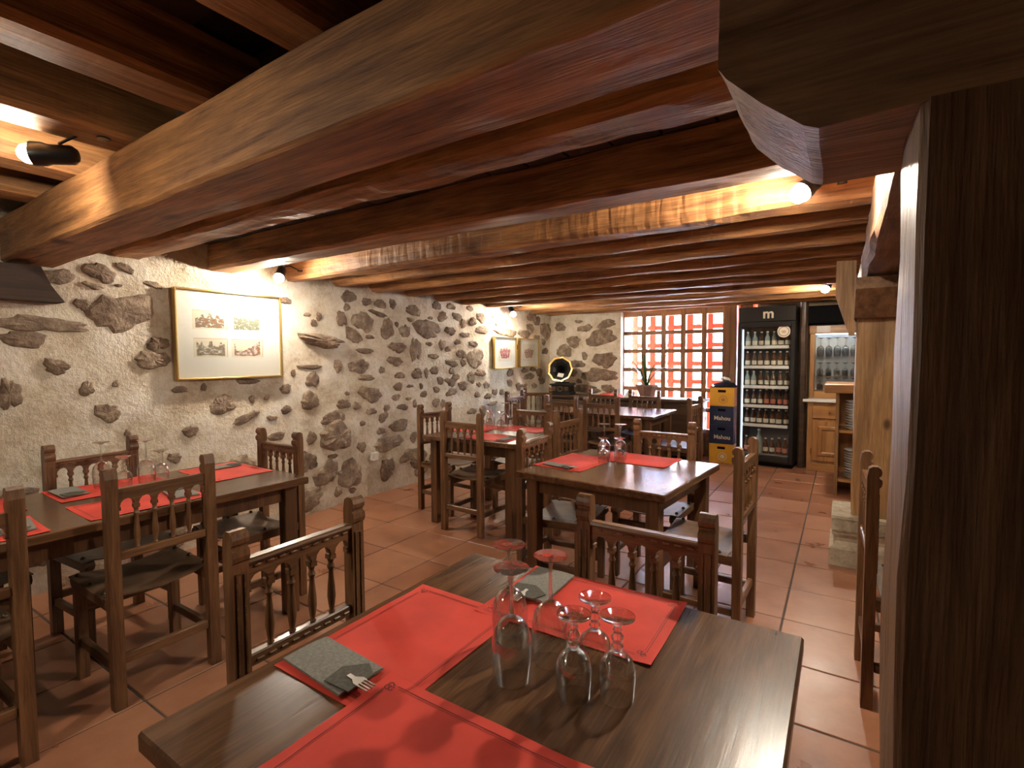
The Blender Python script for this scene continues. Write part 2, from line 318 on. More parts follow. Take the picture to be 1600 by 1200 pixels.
P3 = ((430, 600), 5.714, [(105,230,80,70,10),(850,245,85,60),(525,305,180,120),(545,460,280,240),(330,480,90,100),(290,700,150,160),(460,800,210,180,25),(670,800,220,220),(290,1030,260,190),(515,645,80,40),(770,560,70,90),(1010,530,230,130),(1110,370,140,110),(1190,640,140,110,10),(1000,760,110,190),(940,420,70,60),(960,295,80,80,20),(990,215,50,60),(1135,205,85,50,-10),(775,350,55,45),(1235,475,55,90),(1325,90,50,60),(690,950,60,50),(560,960,70,90)])
P4 = ((630, 460), 6.317, [(100,160,150,90,-5),(235,340,250,170,-10),(30,365,70,110),(385,220,90,90,10),(330,110,90,70),(465,120,80,60),(530,220,90,70),(125,545,100,200),(255,490,60,40),(460,360,90,80),(600,400,90,50),(300,610,100,50),(385,500,60,100),(530,470,60,50),(690,490,80,60),(570,590,90,80),(480,680,110,65,-5),(710,630,160,180),(590,670,50,80),(770,230,80,100),(780,350,120,80),(900,220,50,35),(930,285,45,50),(1000,270,40,70),(1020,375,190,75,-3),(590,290,60,80),(660,140,60,50),(685,270,70,80),(135,785,95,100,-10),(225,775,40,90),(310,750,80,80),(475,755,50,60),(520,815,80,70),(370,850,60,80),(670,820,60,120,15),(760,775,90,70),(590,900,90,80),(480,870,90,70),(330,940,60,60),(480,965,100,70,10),(200,985,60,60),(325,1070,75,80),(395,1080,50,80),(730,990,45,60),(835,1005,60,60),(820,895,60,60),(905,960,50,70),(980,965,50,60),(745,890,40,50),(1060,770,60,80),(1055,875,50,70),(1140,910,50,70),(1195,895,50,40),(1245,810,90,60),(1200,750,60,50),(1255,335,60,90),(1195,390,100,80),(1275,220,90,80),(1320,260,60,90),(1405,360,90,160),(1315,430,50,60),(1400,560,50,60),(1385,470,40,60),(1340,770,60,70),(1365,850,60,70),(1295,900,50,50),(1280,740,60,40),(685,1155,80,60),(875,1075,100,40),(785,1150,60,100),(1110,520,40,60),(65,905,60,30),(65,250,60,40),(175,905,30,60),(15,1125,50,40),(110,1080,40,70),(435,845,40,40),(440,540,60,50),(50,1030,50,30),(265,235,40,30)])
PB = ((830, 470), 5.218, [(235,215,70,70),(385,170,60,25),(435,225,110,55,5),(610,190,145,65,8),(570,300,230,125,5),(345,335,110,85),(270,410,130,90),(435,450,40,65),(600,480,165,120,5),(370,515,110,60),(555,605,265,105),(340,585,70,60),(390,655,40,40),(445,720,200,65),(625,715,95,70)])
def set_stone(parent, axis, o, sc, e, depth):
    zx, zy, zw, zh = e[:4]; an = math.radians(e[4]) if len(e) > 4 else 0
    x, y = o[0]+zx/sc, o[1]+zy/sc; w, h = zw/sc/2, zh/sc/2
    f = (lambda a, b: onX(a, b, WX)) if axis == 'X' else (lambda a, b: onY(a, b, BY))
    c = f(x, y); l, r = f(x-w, y), f(x+w, y); t, b = f(x, y-h), f(x, y+h)
    W_ = abs(r.y-l.y) if axis == 'X' else abs(r.x-l.x); H_ = abs(t.z-b.z)
    ob = link('stone', rnd.choice(stone_me), parent); ob.scale = (W_*1.05, H_*1.05, depth*rnd.uniform(.7, 1.25)*(.45+min(1, max(W_, H_)/.2)*.6))
    if axis == 'X': ob.location = (WX+wd(c.y, c.z, .016)+.002, c.y, c.z); m = Matrix(((0, 0, 1), (1, 0, 0), (0, 1, 0)))
    else: ob.location = (c.x, BY-wd(c.x, c.z, .012)-.002, c.z); m = Matrix(((1, 0, 0), (0, 0, -1), (0, 1, 0)))
    ob.rotation_euler = (m @ Matrix.Rotation(an, 3, 'Z')).to_euler(); return ob
for o, sc, lst in (P1, P5, P2, P3, P4):
    for e in lst:
        st = set_stone(wall_left, 'X', o, sc, e, .020)
        if e[:2] == (430, 555): st.scale.z = .085
        if e[:2] == (545, 460): st.scale.z = .06
for e in PB[2]: set_stone(wall_back, 'Y', PB[0], PB[1], e, .018)
# low stones hidden in part behind the furniture
for k in range(34):
    y = rnd.uniform(.2, 7.1); z = rnd.uniform(.08, .62)
    if 2.3 < y < 4.1: continue
    ob = link('stone', rnd.choice(stone_me), wall_left, (WX+wd(y, z, .016)+.002, y, z)); s_ = rnd.uniform(.10, .26); ob.scale = (s_, s_*rnd.uniform(.55, .9), .02)
    ob.rotation_euler = Matrix(((0, 0, 1), (1, 0, 0), (0, 1, 0))).to_euler()
cb = MB().prism([(.55, 1.93), (.55, 1.74), (1.10, 1.735), (1.04, 1.83), (1.0, 1.93)], WX-.02, WX+.16, 'YZ')
cb.build('corbel', M['board'], wall_left)
# ceiling: boards over the joists, one girder, one cross beam, joists
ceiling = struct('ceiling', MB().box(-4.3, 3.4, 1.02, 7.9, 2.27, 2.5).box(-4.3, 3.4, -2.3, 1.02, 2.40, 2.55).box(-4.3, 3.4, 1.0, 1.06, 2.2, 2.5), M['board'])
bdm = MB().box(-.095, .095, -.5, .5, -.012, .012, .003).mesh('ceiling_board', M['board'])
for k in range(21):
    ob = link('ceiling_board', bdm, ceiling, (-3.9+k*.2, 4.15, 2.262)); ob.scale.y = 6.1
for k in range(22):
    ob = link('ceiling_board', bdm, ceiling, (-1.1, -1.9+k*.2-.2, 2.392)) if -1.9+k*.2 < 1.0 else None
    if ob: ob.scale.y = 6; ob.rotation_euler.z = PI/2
timber(MB(), 0, -4.06, .10, (.985, 2.075), .235, .245, 3, .006, drift=-.06, ch=.012).build('cross_beam', M['beam'], ceiling)
timber(MB(), 1, .965, 7.7, (.205, 1.985), .23, .20, 8, .012).build('girder', M['girder'], ceiling)
JY = [(1.48, .17), (2.09, .19), (2.71, .17), (3.17, .17), (3.62, .16), (4.10, .15), (4.58, .15), (5.08, .15), (5.60, .15), (6.26, .17), (6.78, .15), (7.22, .13)]
for k, (y, w) in enumerate(JY):
    h = .205; timber(MB(), 0, -4.06, .42, (y, 2.065+h/2+rnd.uniform(-.008, .008)), w, h, 20+k, .013 if k != 1 else .007, drift=rnd.uniform(-.03, .0), ch=.05 if k in (3, 4, 5, 6) else .02).build('joist', M['hewn'] if k in (0, 2, 3, 5) else M['beam'], ceiling)
for k, x in enumerate((-3.42, -2.86, -2.29, -1.72, -1.15, -.58, .0, .6)):
    timber(MB(), 1, -2.2, 1.0, (x, 2.295), .18, .20, 50+k, .010).build('joist', M['joisty'], ceiling)
# ------------------------------------------------------------------ timber posts
def pillar(name, label, x0, x1, y0, y1, z0, z1, mat, seed):
    t = thing(name, label, 'post', ((x0+x1)/2, (y0+y1)/2, 0))
    mb = timber(MB(), 2, z0, z1, (0, 0), x1-x0, y1-y0, seed, .009, ch=.007); mb.build('shaft', mat, t); return t
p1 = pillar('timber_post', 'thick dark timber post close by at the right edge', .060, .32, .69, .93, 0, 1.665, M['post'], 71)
px, py = p1.location[:2]
def corbel_mesh(prof, y0, y1, seed, n=6):     # rough-hewn bracket: profile in XZ swept along Y
    vs = []; fs = []; k = len(prof)
    for i in range(n+1):
        y = y0+(y1-y0)*i/n
        for j, (x, z) in enumerate(prof):
            d = Vector((x*7+seed, y*8, z*7)); vs.append((x+noise.noise(d)*.008, y+noise.noise(d+Vector((9, 9, 9)))*.004*(i in (0, n)), z+noise.noise(d+Vector((3, 1, 7)))*.008))
    for i in range(n):
        for j in range(k): fs.append((i*k+j, i*k+(j+1) % k, (i+1)*k+(j+1) % k, (i+1)*k+j))
    fs += [tuple(range(k)), tuple(range(n*k, n*k+k))]; return MB().add(vs, fs)
pr = [(-.138, 1.932), (-.140, 1.85), (-.137, 1.752), (-.128, 1.738), (-.09, 1.702), (-.045, 1.668), (-.03, 1.662), (.10, 1.664), (.3, 1.66), (.5, 1.66), (.5, 1.932)]
corbel_mesh([(x-px, z) for x, z in pr], .685-py, .935-py, 1).build('corbel', M['corbel'], p1)
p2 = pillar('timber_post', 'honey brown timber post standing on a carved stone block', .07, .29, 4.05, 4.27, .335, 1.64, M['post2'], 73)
px, py = p2.location[:2]
pr = [(-.05, 2.03), (-.05, 1.80), (.028, 1.535), (.06, 1.535), (.06, 2.03)]
corbel_mesh([(x-px, z) for x, z in pr], 4.10-py, 4.26-py, 5).build('corbel', M['post2'], p2)
MB().prism([(3.72-py, 1.868), (3.72-py, 1.80), (3.95-py, 1.64), (4.40-py, 1.64), (4.62-py, 1.80), (4.62-py, 1.868)], .055-px, .32-px, 'YZ').build('bolster', M['girder'], p2)
# carved stone block under it
sb = thing('stone_base', 'weathered pale stone block with a carved leaf band under the timber post', 'stone block', (.19, 4.19, 0))
prof = [(-.24, 0), (-.24, .115), (-.215, .135), (-.20, .16), (-.205, .185), (-.225, .215), (-.23, .335)]
prof2 = prof+[(-x, z) for x, z in prof[::-1]]
mb = MB(); ring = []
for x, z in prof:
    ring.append([(sx*-x, sy*-x*.92, z) for sx, sy in ((-1, -1), (1, -1), (1, 1), (-1, 1))])
vs = [p for r in ring for p in r]; fs = [(0, 1, 2, 3), tuple(4*(len(prof)-1)+i for i in (3, 2, 1, 0))]
for i in range(len(prof)-1):
    for j in range(4): fs.append((4*i+j, 4*i+(j+1) % 4, 4*i+4+(j+1) % 4, 4*i+4+j))
mb.add(vs, fs).build('block', M['basestone'], sb)
lf = MB().prism([(-.018, -.035), (.018, -.035), (.022, 0), (.014, .024), (0, .036), (-.014, .024), (-.022, 0)], -.008, .004).prism([(-.006, -.03), (.006, -.03), (.007, 0), (0, .022), (-.007, 0)], -.014, -.006).mesh('carved_leaf', M['basestone'])
for k in range(9): link('carved_leaf', lf, sb, (-.205+k*.0512, -.213, .275))
MB().box(-.228, .228, -.215, -.209, .230, .236).box(-.228, .228, -.216, -.209, .314, .321).build('carved_rule', M['basestone'], sb)
# ================================================================== WINDOW WALL
win = tag(link('window_1', None, None, (0, LY, 0)), kind='structure')
cols = [(982, 1004), (1010, 1034), (1041, 1065), (1071, 1097), (1104, 1131)]
xs = [(onY(a, 560, LY).x, onY(b, 560, LY).x) for a, b in cols]
zt = [(1.985, 1.775), (1.72, 1.505), (1.455, 1.235), (1.175, .955), (.90, .675), (.62, .385)]
edges = [-2.83]+[(xs[i][1]+xs[i+1][0])/2 for i in range(4)]+[xs[4][1]+.035]
for i, x in enumerate(edges):
    w = .034 if 0 < i < 5 else .05
    MB().box(x-w, x+w, -.045, .045, 0, 2.12, .006).build('mullion', M['frame'], win)
zr = [2.06]+[(zt[i][1]+zt[i+1][0])/2 for i in range(5)]+[.35]
for i in range(5):
    x0 = edges[i]+(.034 if i else .05); x1 = edges[i+1]-(.034 if i < 4 else .05)
    for k, z in enumerate(zr):
        MB().box(x0, x1, -.04, .04, z-(.0275 if 0 < k < 6 else .07), z+(.0275 if k else .06), .005).build('glazing_bar', M['frameh'], win)
    MB().box(x0, x1, -.025, .025, .0, .281, .004).build('kick_panel', M['frameh'], win)
    for k in range(6): MB().box(x0-.006, x1+.006, -.003, .003, zr[k+1]+.02, zr[k]-.02).build('pane', M['pane'], win)
MB().box(edges[5]+.05, edges[5]+.13, -.06, .06, 0, 2.12, .008).build('jamb', M['frame'], win)
MB().box(-1.175, -1.02, -.0, .03, 1.96, 2.12).build('header', M['frame'], win)
# street behind the lattice
struct('street', MB().box(-14, 8, 7.92, 24, -.2, -.05), M['paving'])
rg = thing('red_grille', 'red painted outdoor lattice gate seen through the window panes', 'gate', (-2.0, 7.97, 0))
for k in range(8):
    MB().box(-1.09+k*.285-.046, -1.09+k*.285+.046, -.02, .02, -.05, 2.3, .004).build('upright', M['redpaint'], rg)
for k in range(8):
    MB().box(-1.3, 1.0, -.015, .015, .18+k*.278-.034, .18+k*.278+.034, .004).build('cross_bar', M['redpaint'], rg)
MB().box(-1.36, -1.06, -.03, .03, -.05, 2.3, .004).build('gate_post', M['redpaint'], rg)
MB().box(.70, .855, -.03, .03, -.05, 2.3, .004).build('gate_post', M['redpaint'], rg)
bl = thing('house', 'pale house front across the bright street outside', 'building', (-5.5, 15, -.05))
MB().box(-6, 9, 0, .5, 0, 6.5).build('wall', M['facade'], bl)
for k in range(7):
    for z in (.9, 3.4):
        f = MB().box(-5.2+k*1.9, -4.2+k*1.9, -.06, .02, z, z+1.5).build('window', M['whiteg'], bl); MB().box(-5.12+k*1.9, -4.28+k*1.9, -.075, -.058, z+.08, z+1.42).build('pane', M['blueglass'], f)
# dark post between fridge and bar
tag(timber(MB(), 2, 0, 2.06, (-.415, 7.29), .085, .12, 91, .006, ch=.02).build('door_post', M['darkwood']), 'dark brown upright timber between fridge and pine cabinet', 'post')
# ================================================================== CHAIR
def scroll_post():      # profile in YZ (front is +y), width along x
    p = [(-.022, 0), (-.022, .93), (-.016, .962), (-.004, .970), (.012, .970), (.022, .962), (.026, .950), (.024, .938), (.017, .932), (.017, .926), (.026, .920), (.028, .906), (.024, .894), (.018, .888), (.018, 0)]
    return MB().prism([(y-.0*z, z) for y, z in p], -.022, .022, 'YZ')
def chair_proto():
    c = link('dining_chair', None)
    pm = scroll_post().mesh('back_post', M['chairv'])
    # carved groove lines on the post fronts
    gm = MB().box(-.012, -.008, .018, .021, .55, .86).box(.008, .012, .018, .021, .55, .86).box(-.012, .012, .018, .021, .858, .862).mesh('carved_groove', M['chairh'])
    for s in (-1, 1):
        q = link('back_post', pm, c, (s*.185, -.19, 0)); link('carved_groove', gm, q)
    # top rail with five arches
    n = 5; x0, x1 = -.164, .164; top = .888; aw = (x1-x0)/n; poly = [(x0, top), (x0, .800)]
    for i in range(n):
        a = x0+i*aw
        poly += [(a+.010, .800), (a+.010, .814), (a+.005, .818)]
        for k in range(7): t = PI-PI*k/6; poly.append((a+aw/2+math.cos(t)*(aw/2-.007), .818+math.sin(t)*.027))
        poly += [(a+aw-.005, .818), (a+aw-.010, .814), (a+aw-.010, .800)]
    poly += [(x1, .800), (x1, top)]
    rail = MB().prism(poly, -.205, -.180).build('top_rail', M['chairh'], c)
    mo = MB().tube([(x0, -.179, .880), (x1, -.179, .880)], .007, 8)
    for k in range(9): mo.box(x0+.012+k*.0345, x0+.034+k*.0345, -.182, -.176, .862, .869, .002)
    mo.build('moulding', M['chairh'], rail)
    MB().box(x0, x1, -.206, -.180, .600, .634, .004).build('lower_rail', M['chairh'], c)
    mo = MB()
    for k in range(9): mo.box(x0+.012+k*.0345, x0+.034+k*.0345, -.182, -.176, .612, .619, .002)
    mo.build('moulding', M['chairh'], c.children[-1])
    sp = MB().lathe([(.006, .632), (.010, .638), (.007, .644), (.0095, .660), (.0125, .685), (.011, .715), (.008, .745), (.0068, .765), (.009, .770), (.0115, .776), (.009, .782), (.007, .788), (.010, .797), (.012, .803)], n=10).mesh('spindle', M['chairv'])
    for i in range(1, n): link('spindle', sp, c, (x0+i*aw, -.193, 0))
    # seat: leather sling over two side rails
    for s in (-1, 1):
        r = MB().prism([(-.17, .40), (-.17, .445), (.20, .455), (.222, .448), (.228, .43), (.215, .41), (.19, .405)], s*.185-.02, s*.185+.02, 'YZ').build('side_rail', M['chaird'], c)
        MB().box(s*.185-.020, s*.185+.020, .165, .205, 0, .41, .003).build('front_leg', M['chairv'], c)
        MB().box(s*.185-.013, s*.185+.013, -.17, .168, .15, .185, .003).build('stretcher', M['chaird'], c)
    vs = []; fs = []; nx, ny = 12, 5
    for l, off in ((0, 0), (1, -.006)):
        for i in range(nx+1):
            for j in range(ny+1):
                u = -1+2*i/nx; y = -.150+.365*j/ny; z = .458-.028*(1-u*u)+.010*(j/ny)+off; vs.append((u*.212, y+(0 if abs(u) < 1 else 0), z-(.0 if abs(u) < .99 else .012)))
    m_ = (nx+1)*(ny+1)
    for i in range(nx):
        for j in range(ny):
            a = i*(ny+1)+j; fs.append((a, a+ny+1, a+ny+2, a+1)); fs.append((m_+a, m_+a+1, m_+a+ny+2, m_+a+ny+1))
    for i in range(nx):
        a = i*(ny+1); fs.append((a, m_+a, m_+a+ny+1, a+ny+1)); b = a+ny; fs.append((b, b+ny+1, m_+b+ny+1, m_+b))
    for j in range(ny):
        fs.append((j, j+1, m_+j+1, m_+j)); a = nx*(ny+1)+j; fs.append((a, m_+a, m_+a+1, a+1))
    seat = MB().add(vs, fs, True).build('seat', M['leather'], c)
    st = MB().lathe([(.0, .008), (.006, .006), (.010, .001), (.011, -.004)], n=8).mesh('stud', M['stud'])
    for s in (-1, 1):
        for y in (-.11, .03, .175): link('stud', st, seat, (s*.193, y, .455+.010*(y+.15)/.365))
    # front apron with carving, rear and front stretchers
    ap = MB().box(-.165, .165, .178, .196, .285, .375, .004).build('front_apron', M['chairh'], c)
    cv = MB()
    for s in (-1, 1):
        for q in range(2): cv.lathe([(.030, -.004), (.034, .002), (.030, .006), (.022, .004)], (s*(.045+q*.075), .197, .33), 10, mat=Matrix.Rotation(-PI/2, 4, 'X'))
    cv.build('carving', M['chairh'], ap)
    MB().box(-.163, .163, -.203, -.178, .175, .215, .004).build('stretcher', M['chairh'], c)
    return c
proto = chair_proto(); used = [False]
def chair(bx, by, face, label, group):
    """bx,by centre of the backrest; face = direction the sitter looks (deg, 0=+x)"""
    o = proto if not used[0] else copy_tree(proto); used[0] = True
    a = math.radians(face)-PI/2; o.rotation_euler = (0, 0, a)
    o.location = (bx+.19*math.cos(math.radians(face)), by+.19*math.sin(math.radians(face)), 0)
    return tag(o, label, 'chair', group)
g1 = 'chairs at the nearest table'; g2 = 'chairs at the long table by the left wall'; g3 = 'chairs at the middle table'; g4 = 'chairs at the wall side table'; g5 = 'chairs at the far table'
chair(-1.275, .863, 0, 'brown carved chair drawn up to the left edge of the nearest table', g1)
chair(-.484, 1.452, -91, 'brown carved chair facing us across the far edge of the nearest table', g1)
chair(-2.405, .98, 180, 'dark chair with its plain back to us at the long left table, whole in view', g2)
chair(-2.345, .325, 181, 'dark chair cut off by the lower left corner of the photo', g2)
chair(-3.36, 1.046, 3, 'brown chair between the long left table and the stone wall under the big picture', g2)
chair(-3.38, .47, 2, 'brown chair by the stone wall cut off by the left edge of the photo', g2)
chair(-2.853, 1.80, -90, 'small dark chair at the right hand end of the long left table', g2)
chair(-1.625, 2.768, 3, 'brown carved chair at the left side of the middle table', g3)
chair(-1.00, 3.42, -91, 'brown carved chair behind the middle table facing us', g3)
chair(-.395, 2.765, 178, 'brown chair seen edge-on at the right side of the middle table', g3)
chair(-2.51, 3.13, 89, 'dark chair with its plain back to us at the table by the left wall', g4)
chair(-3.235, 3.635, -4, 'dark chair against the stone wall above the wall socket', g4)
chair(-1.85, 3.68, 177, 'brown chair turned sideways between the wall side table and the middle table', g4)
chair(-2.495, 4.20, -89, 'brown carved chair at the far edge of the wall side table facing us', g4)
chair(-2.19, 5.15, 90, 'brown chair with its back to us at the far table, the right one of two', g5)
chair(-2.675, 5.15, 90, 'brown chair with its back to us at the far table, the left one of two', g5)
chair(-2.705, 6.42, -90, 'brown chair facing us behind the far table below the red cloth', g5)
chair(-2.135, 6.42, -90, 'brown chair facing us behind the far table below the plant pot', g5)
chair(-1.305, 5.58, 176, 'brown chair at the right end of the far table beside the lattice window', g5)
chair(-3.56, 5.55, 0, 'brown chair at the left end of the far table below the two small pictures', g5)
chair(-3.70, 6.38, -50, 'dark chair turned in the far corner in front of the gramophone', g5)
chair(.105, 2.60, 2, 'dark chair half hidden behind the near timber post', 'chair behind the post')
# ================================================================== TABLES
def table(cx, cy, w, d, rz, label, top=.75, grp='dining tables', legs=True, axis='x', str_=False):
    t = thing('dining_table', label, 'table', (cx, cy, 0), math.radians(rz), grp)
    tt = MB().box(-w/2, w/2, -d/2, d/2, top-.038, top, .005).build('table_top', M['table'], t)
    MB().box(-w/2+.09, w/2-.09, -d/2+.075, -d/2+.10, top-.125, top-.038).build('apron', M['tableleg'], t)
    MB().box(-w/2+.09, w/2-.09, d/2-.10, d/2-.075, top-.125, top-.038).build('apron', M['tableleg'], t)
    MB().box(-w/2+.075, -w/2+.10, -d/2+.09, d/2-.09, top-.125, top-.038).build('apron', M['tableleg'], t)
    MB().box(w/2-.10, w/2-.075, -d/2+.09, d/2-.09, top-.125, top-.038).build('apron', M['tableleg'], t)
    for sx in (-1, 1):
        for sy in (-1, 1):
            x, y = sx*(w/2-.08), sy*(d/2-.08)
            MB().box(x-.034, x+.034, y-.034, y+.034, 0, top-.037, .004).build('leg', M['tableleg'], t)
        if str_: MB().box(sx*(w/2-.08)-.018, sx*(w/2-.08)+.018, -d/2+.114, d/2-.114, .17, .24, .003).build('stretcher', M['tableleg'], t)
    return t
table(-.540, .845, .96, .97, 0, 'square dark wood table nearest to us with inverted glasses on it')
table(-2.885, .70, .80, 2.06, -2.0, 'long dark wood table set along the left stone wall')
table(-1.085, 2.835, .88, .88, -5, 'square wood table with a shiny top in the middle of the room')
table(-2.50, 3.63, .92, .93, 0, 'dark wood table standing by the left wall beyond the wall socket')
table(-2.42, 5.85, 1.45, .92, 0, 'bare dark table at the far end in front of the sideboard')
# ================================================================== TABLE SETTINGS
def warp(x, y, sd): return .0012+.0035*abs(noise.noise(Vector((x*5+sd, y*5, sd))))+.010*max(0, abs(x)/.23-.80)*max(0, abs(y)/.16-.6)*(.4+1.2*((sd*37) % 1))*3
def mat_(cx, cy, rz, label, grp, sd, top=.75, w=.455, d=.322):
    t = thing('placemat', label, 'placemat', (cx, cy, top), math.radians(rz), grp); nx, ny = 20, 14; vs = []; fs = []
    for off in (0, -.0008):
        for i in range(nx+1):
            for j in range(ny+1):
                x = -w/2+w*i/nx; y = -d/2+d*j/ny; vs.append((x, y, warp(x, y, sd)+off))
    q = (nx+1)*(ny+1)
    for i in range(nx):
        for j in range(ny): a = i*(ny+1)+j; fs += [(a, a+ny+1, a+ny+2, a+1), (q+a, q+a+1, q+a+ny+2, q+a+ny+1)]
    for i in range(nx): a = i*(ny+1); fs += [(a, q+a, q+a+ny+1, a+ny+1), (a+ny, a+ny+ny+1, q+a+ny+ny+1, q+a+ny)]
    for j in range(ny): a = nx*(ny+1)+j; fs += [(j, j+1, q+j+1, q+j), (a, q+a, q+a+1, a+1)]
    MB().add(vs, fs, True).build('paper_sheet', M['red'], t)
    pb = MB()
    def strip(pts, hw):
        vs = []; n = len(pts)
        for k, p in enumerate(pts):
            a = Vector(pts[max(0, k-1)]); b = Vector(pts[min(n-1, k+1)]); dr = (b-a).normalized(); nn = Vector((-dr.y, dr.x))*hw
            for s in (1, -1): x, y = p[0]+nn.x*s, p[1]+nn.y*s; vs.append((x, y, warp(x, y, sd)+.0007))
        pb.add(vs, [(2*k, 2*k+1, 2*k+3, 2*k+2) for k in range(n-1)])
    for ins, hw in ((.022, .0008), (.027, .0005)):
        X, Y = w/2-ins, d/2-ins
        for s in (-1, 1):
            strip([(-X+.02+(2*X-.04)*k/24, s*Y) for k in range(25)], hw); strip([(s*X, -Y+.02+(2*Y-.04)*k/18) for k in range(19)], hw)
    for sx in (-1, 1):
        for sy in (-1, 1):
            for q_ in range(3):
                c0 = (sx*(w/2-.026-.009*(q_ % 2)), sy*(d/2-.026-.009*(q_ > 0)))
                strip([(c0[0]+math.cos(a*.55+q_)*(.0075-.0005*a), c0[1]+math.sin(a*.55+q_)*(.0075-.0005*a)) for a in range(12)], .0010)
    pb.build('printed_border', M['ink'], t); return t
def napkin(cx, cy, rz, label, grp, z=.7565, w=.20, d=.105, fork=True):
    t = thing('napkin_pocket', label, 'napkin', (cx, cy, z), math.radians(rz), grp)
    vs = []; fs = []; nx, ny = 8, 4
    for off in (.0045, 0):
        for i in range(nx+1):
            for j in range(ny+1): x = -w/2+w*i/nx; y = -d/2+d*j/ny; vs.append((x, y, off+.0025*(1-(2*j/ny-1)**2)*(1 if off else 0)+.0012*noise.noise(Vector((x*20, y*20, rz)))*(1 if off else 0)))
    q = (nx+1)*(ny+1)
    for i in range(nx):
        for j in range(ny): a = i*(ny+1)+j; fs += [(a, a+ny+1, a+ny+2, a+1), (q+a, q+a+1, q+a+ny+2, q+a+ny+1)]
    for i in range(nx): a = i*(ny+1); fs += [(a, q+a, q+a+ny+1, a+ny+1), (a+ny, a+ny+ny+1, q+a+ny+ny+1, q+a+ny)]
    for j in range(ny): a = nx*(ny+1)+j; fs += [(j, j+1, q+j+1, q+j), (a, q+a, q+a+1, a+1)]
    MB().add(vs, fs, True).build('folded_paper', M['grey'], t)
    MB().prism([(w/2-.055, -d/2+.004), (w/2+.012, -d/2+.012), (w/2+.008, d/2-.03), (w/2-.03, d/2-.012), (w/2-.065, 0)], .0075, .0095, 'XY').build('pocket_flap', M['greyd'], t)
    if fork:
        f = thing('fork', label.replace('grey napkin pocket', 'steel fork end').split(' with ')[0]+' in its grey napkin', 'fork', (cx, cy, z), math.radians(rz), grp+' forks')
        MB().box(w/2-.03, w/2-.012, -.014, -.005, .0096, .0114, .0006).build('handle', M['steel'], f)
        hd = MB().prism([(w/2-.014, -.013), (w/2+.002, -.022), (w/2+.012, -.022), (w/2+.012, .003), (w/2+.002, .003), (w/2-.014, -.006)], .0096, .0114, 'XY')
        hd.build('head', M['steel'], f)
        for k in range(4): MB().box(w/2+.012, w/2+.042, -.0215+k*.0067, -.0185+k*.0067, .0096, .0114).build('tine', M['steel'], f)
    return t
ga = 'placemats on the nearest table'; gb = 'placemats on the long left table'; gc = 'placemats on the middle table'; gd = 'placemats on the wall side table'
mat_(-.832, .828, 90, 'red paper placemat at the left edge of the nearest table under a grey napkin', ga, .11)
mat_(-.552, 1.180, 1, 'red paper placemat at the far edge of the nearest table', ga, .53)
o = mat_(-.530, .548, 0, 'red paper placemat at the bottom of the photo on the nearest table', ga, .27, top=.754)
napkin(-.885, .664, -4, 'grey napkin pocket on the left placemat of the nearest table', 'napkins on the nearest table')
napkin(-.702, 1.228, -88, 'grey napkin pocket on the far placemat of the nearest table', 'napkins on the nearest table', w=.19, d=.12)
mat_(-2.672, 1.00, 88, 'red placemat seen through the chair back on the long left table', gb, .33)
mat_(-3.105, 1.03, 88, 'red placemat under the glasses on the long left table', gb, .71)
mat_(-2.985, 1.545, -2, 'bright red placemat at the right end of the long left table', gb, .19)
mat_(-2.672, .42, 87, 'red placemat at the left photo edge on the long left table, near side', gb, .47)
mat_(-3.12, .46, 88, 'red placemat at the left photo edge on the long left table, wall side', gb, .83)
gn = 'napkins on the long left table'
napkin(-3.135, .875, 0, 'grey napkin pocket left of the glasses on the long left table', gn, w=.21, fork=False)
napkin(-2.66, 1.16, 172, 'grey napkin pocket seen between the chair spindles on the long left table', gn, fork=False)
napkin(-2.66, .575, -8, 'grey napkin pocket near the left photo edge on the long left table', gn, fork=False)
napkin(-3.09, 1.57, 86, 'dark grey napkin pocket at the right end of the long left table', gn, d=.09, fork=False)
mat_(-1.375, 2.835, 85, 'red placemat with cutlery on the left side of the middle table', gc, .15)
mat_(-1.075, 3.115, -4, 'red placemat without napkin at the far side of the middle table', gc, .61)
napkin(-1.40, 2.665, -12, 'grey napkin pocket on the left placemat of the middle table', 'napkin on the middle table', d=.075)
mat_(-2.37, 3.365, 0, 'red placemat at the near side of the wall side table', gd, .39)
mat_(-2.785, 3.72, 90, 'red placemat at the wall end of the wall side table', gd, .67)
mat_(-2.40, 3.90, 0, 'red placemat at the far side of the wall side table', gd, .23)
napkin(-2.215, 3.33, 92, 'grey napkin pocket on the near placemat of the wall side table', 'napkin on the wall side table', d=.075, z=.757, fork=False)
# inverted glasses
M['stemglass'] = glassy('stem_glass', (.99, .995, .99), .05, .9, 0, 2.0, .55)
wine_bowl = [(.0345, 0), (.038, .03), (.0405, .06), (.040, .085), (.034, .108), (.022, .124), (.009, .131), (.0005, .1312), (.0005, .1295), (.008, .1290), (.0210, .1220), (.0328, .1070), (.0390, .085), (.0395, .06), (.0370, .03), (.0335, 0)]
wine_stem = [(.0005, .1314), (.0085, .1314), (.0045, .137), (.0040, .165), (.0040, .205), (.006, .218), (.018, .225), (.036, .2290), (.036, .231), (.018, .2298), (.0005, .2300)]
gob_bowl = [(.0310, 0), (.0325, .022), (.0345, .045), (.034, .062), (.028, .078), (.016, .088), (.007, .0915), (.0005, .0918), (.0005, .0895), (.015, .0860), (.0268, .0770), (.0328, .062), (.0333, .045), (.0313, .022), (.0299, 0)]
gob_stem = [(.0005, .0920), (.007, .0920), (.010, .097), (.0115, .103), (.008, .109), (.0115, .116), (.012, .122), (.007, .129), (.009, .134), (.0075, .141), (.010, .147), (.022, .154), (.033, .1595), (.033, .1615), (.021, .1575), (.0005, .1565)]
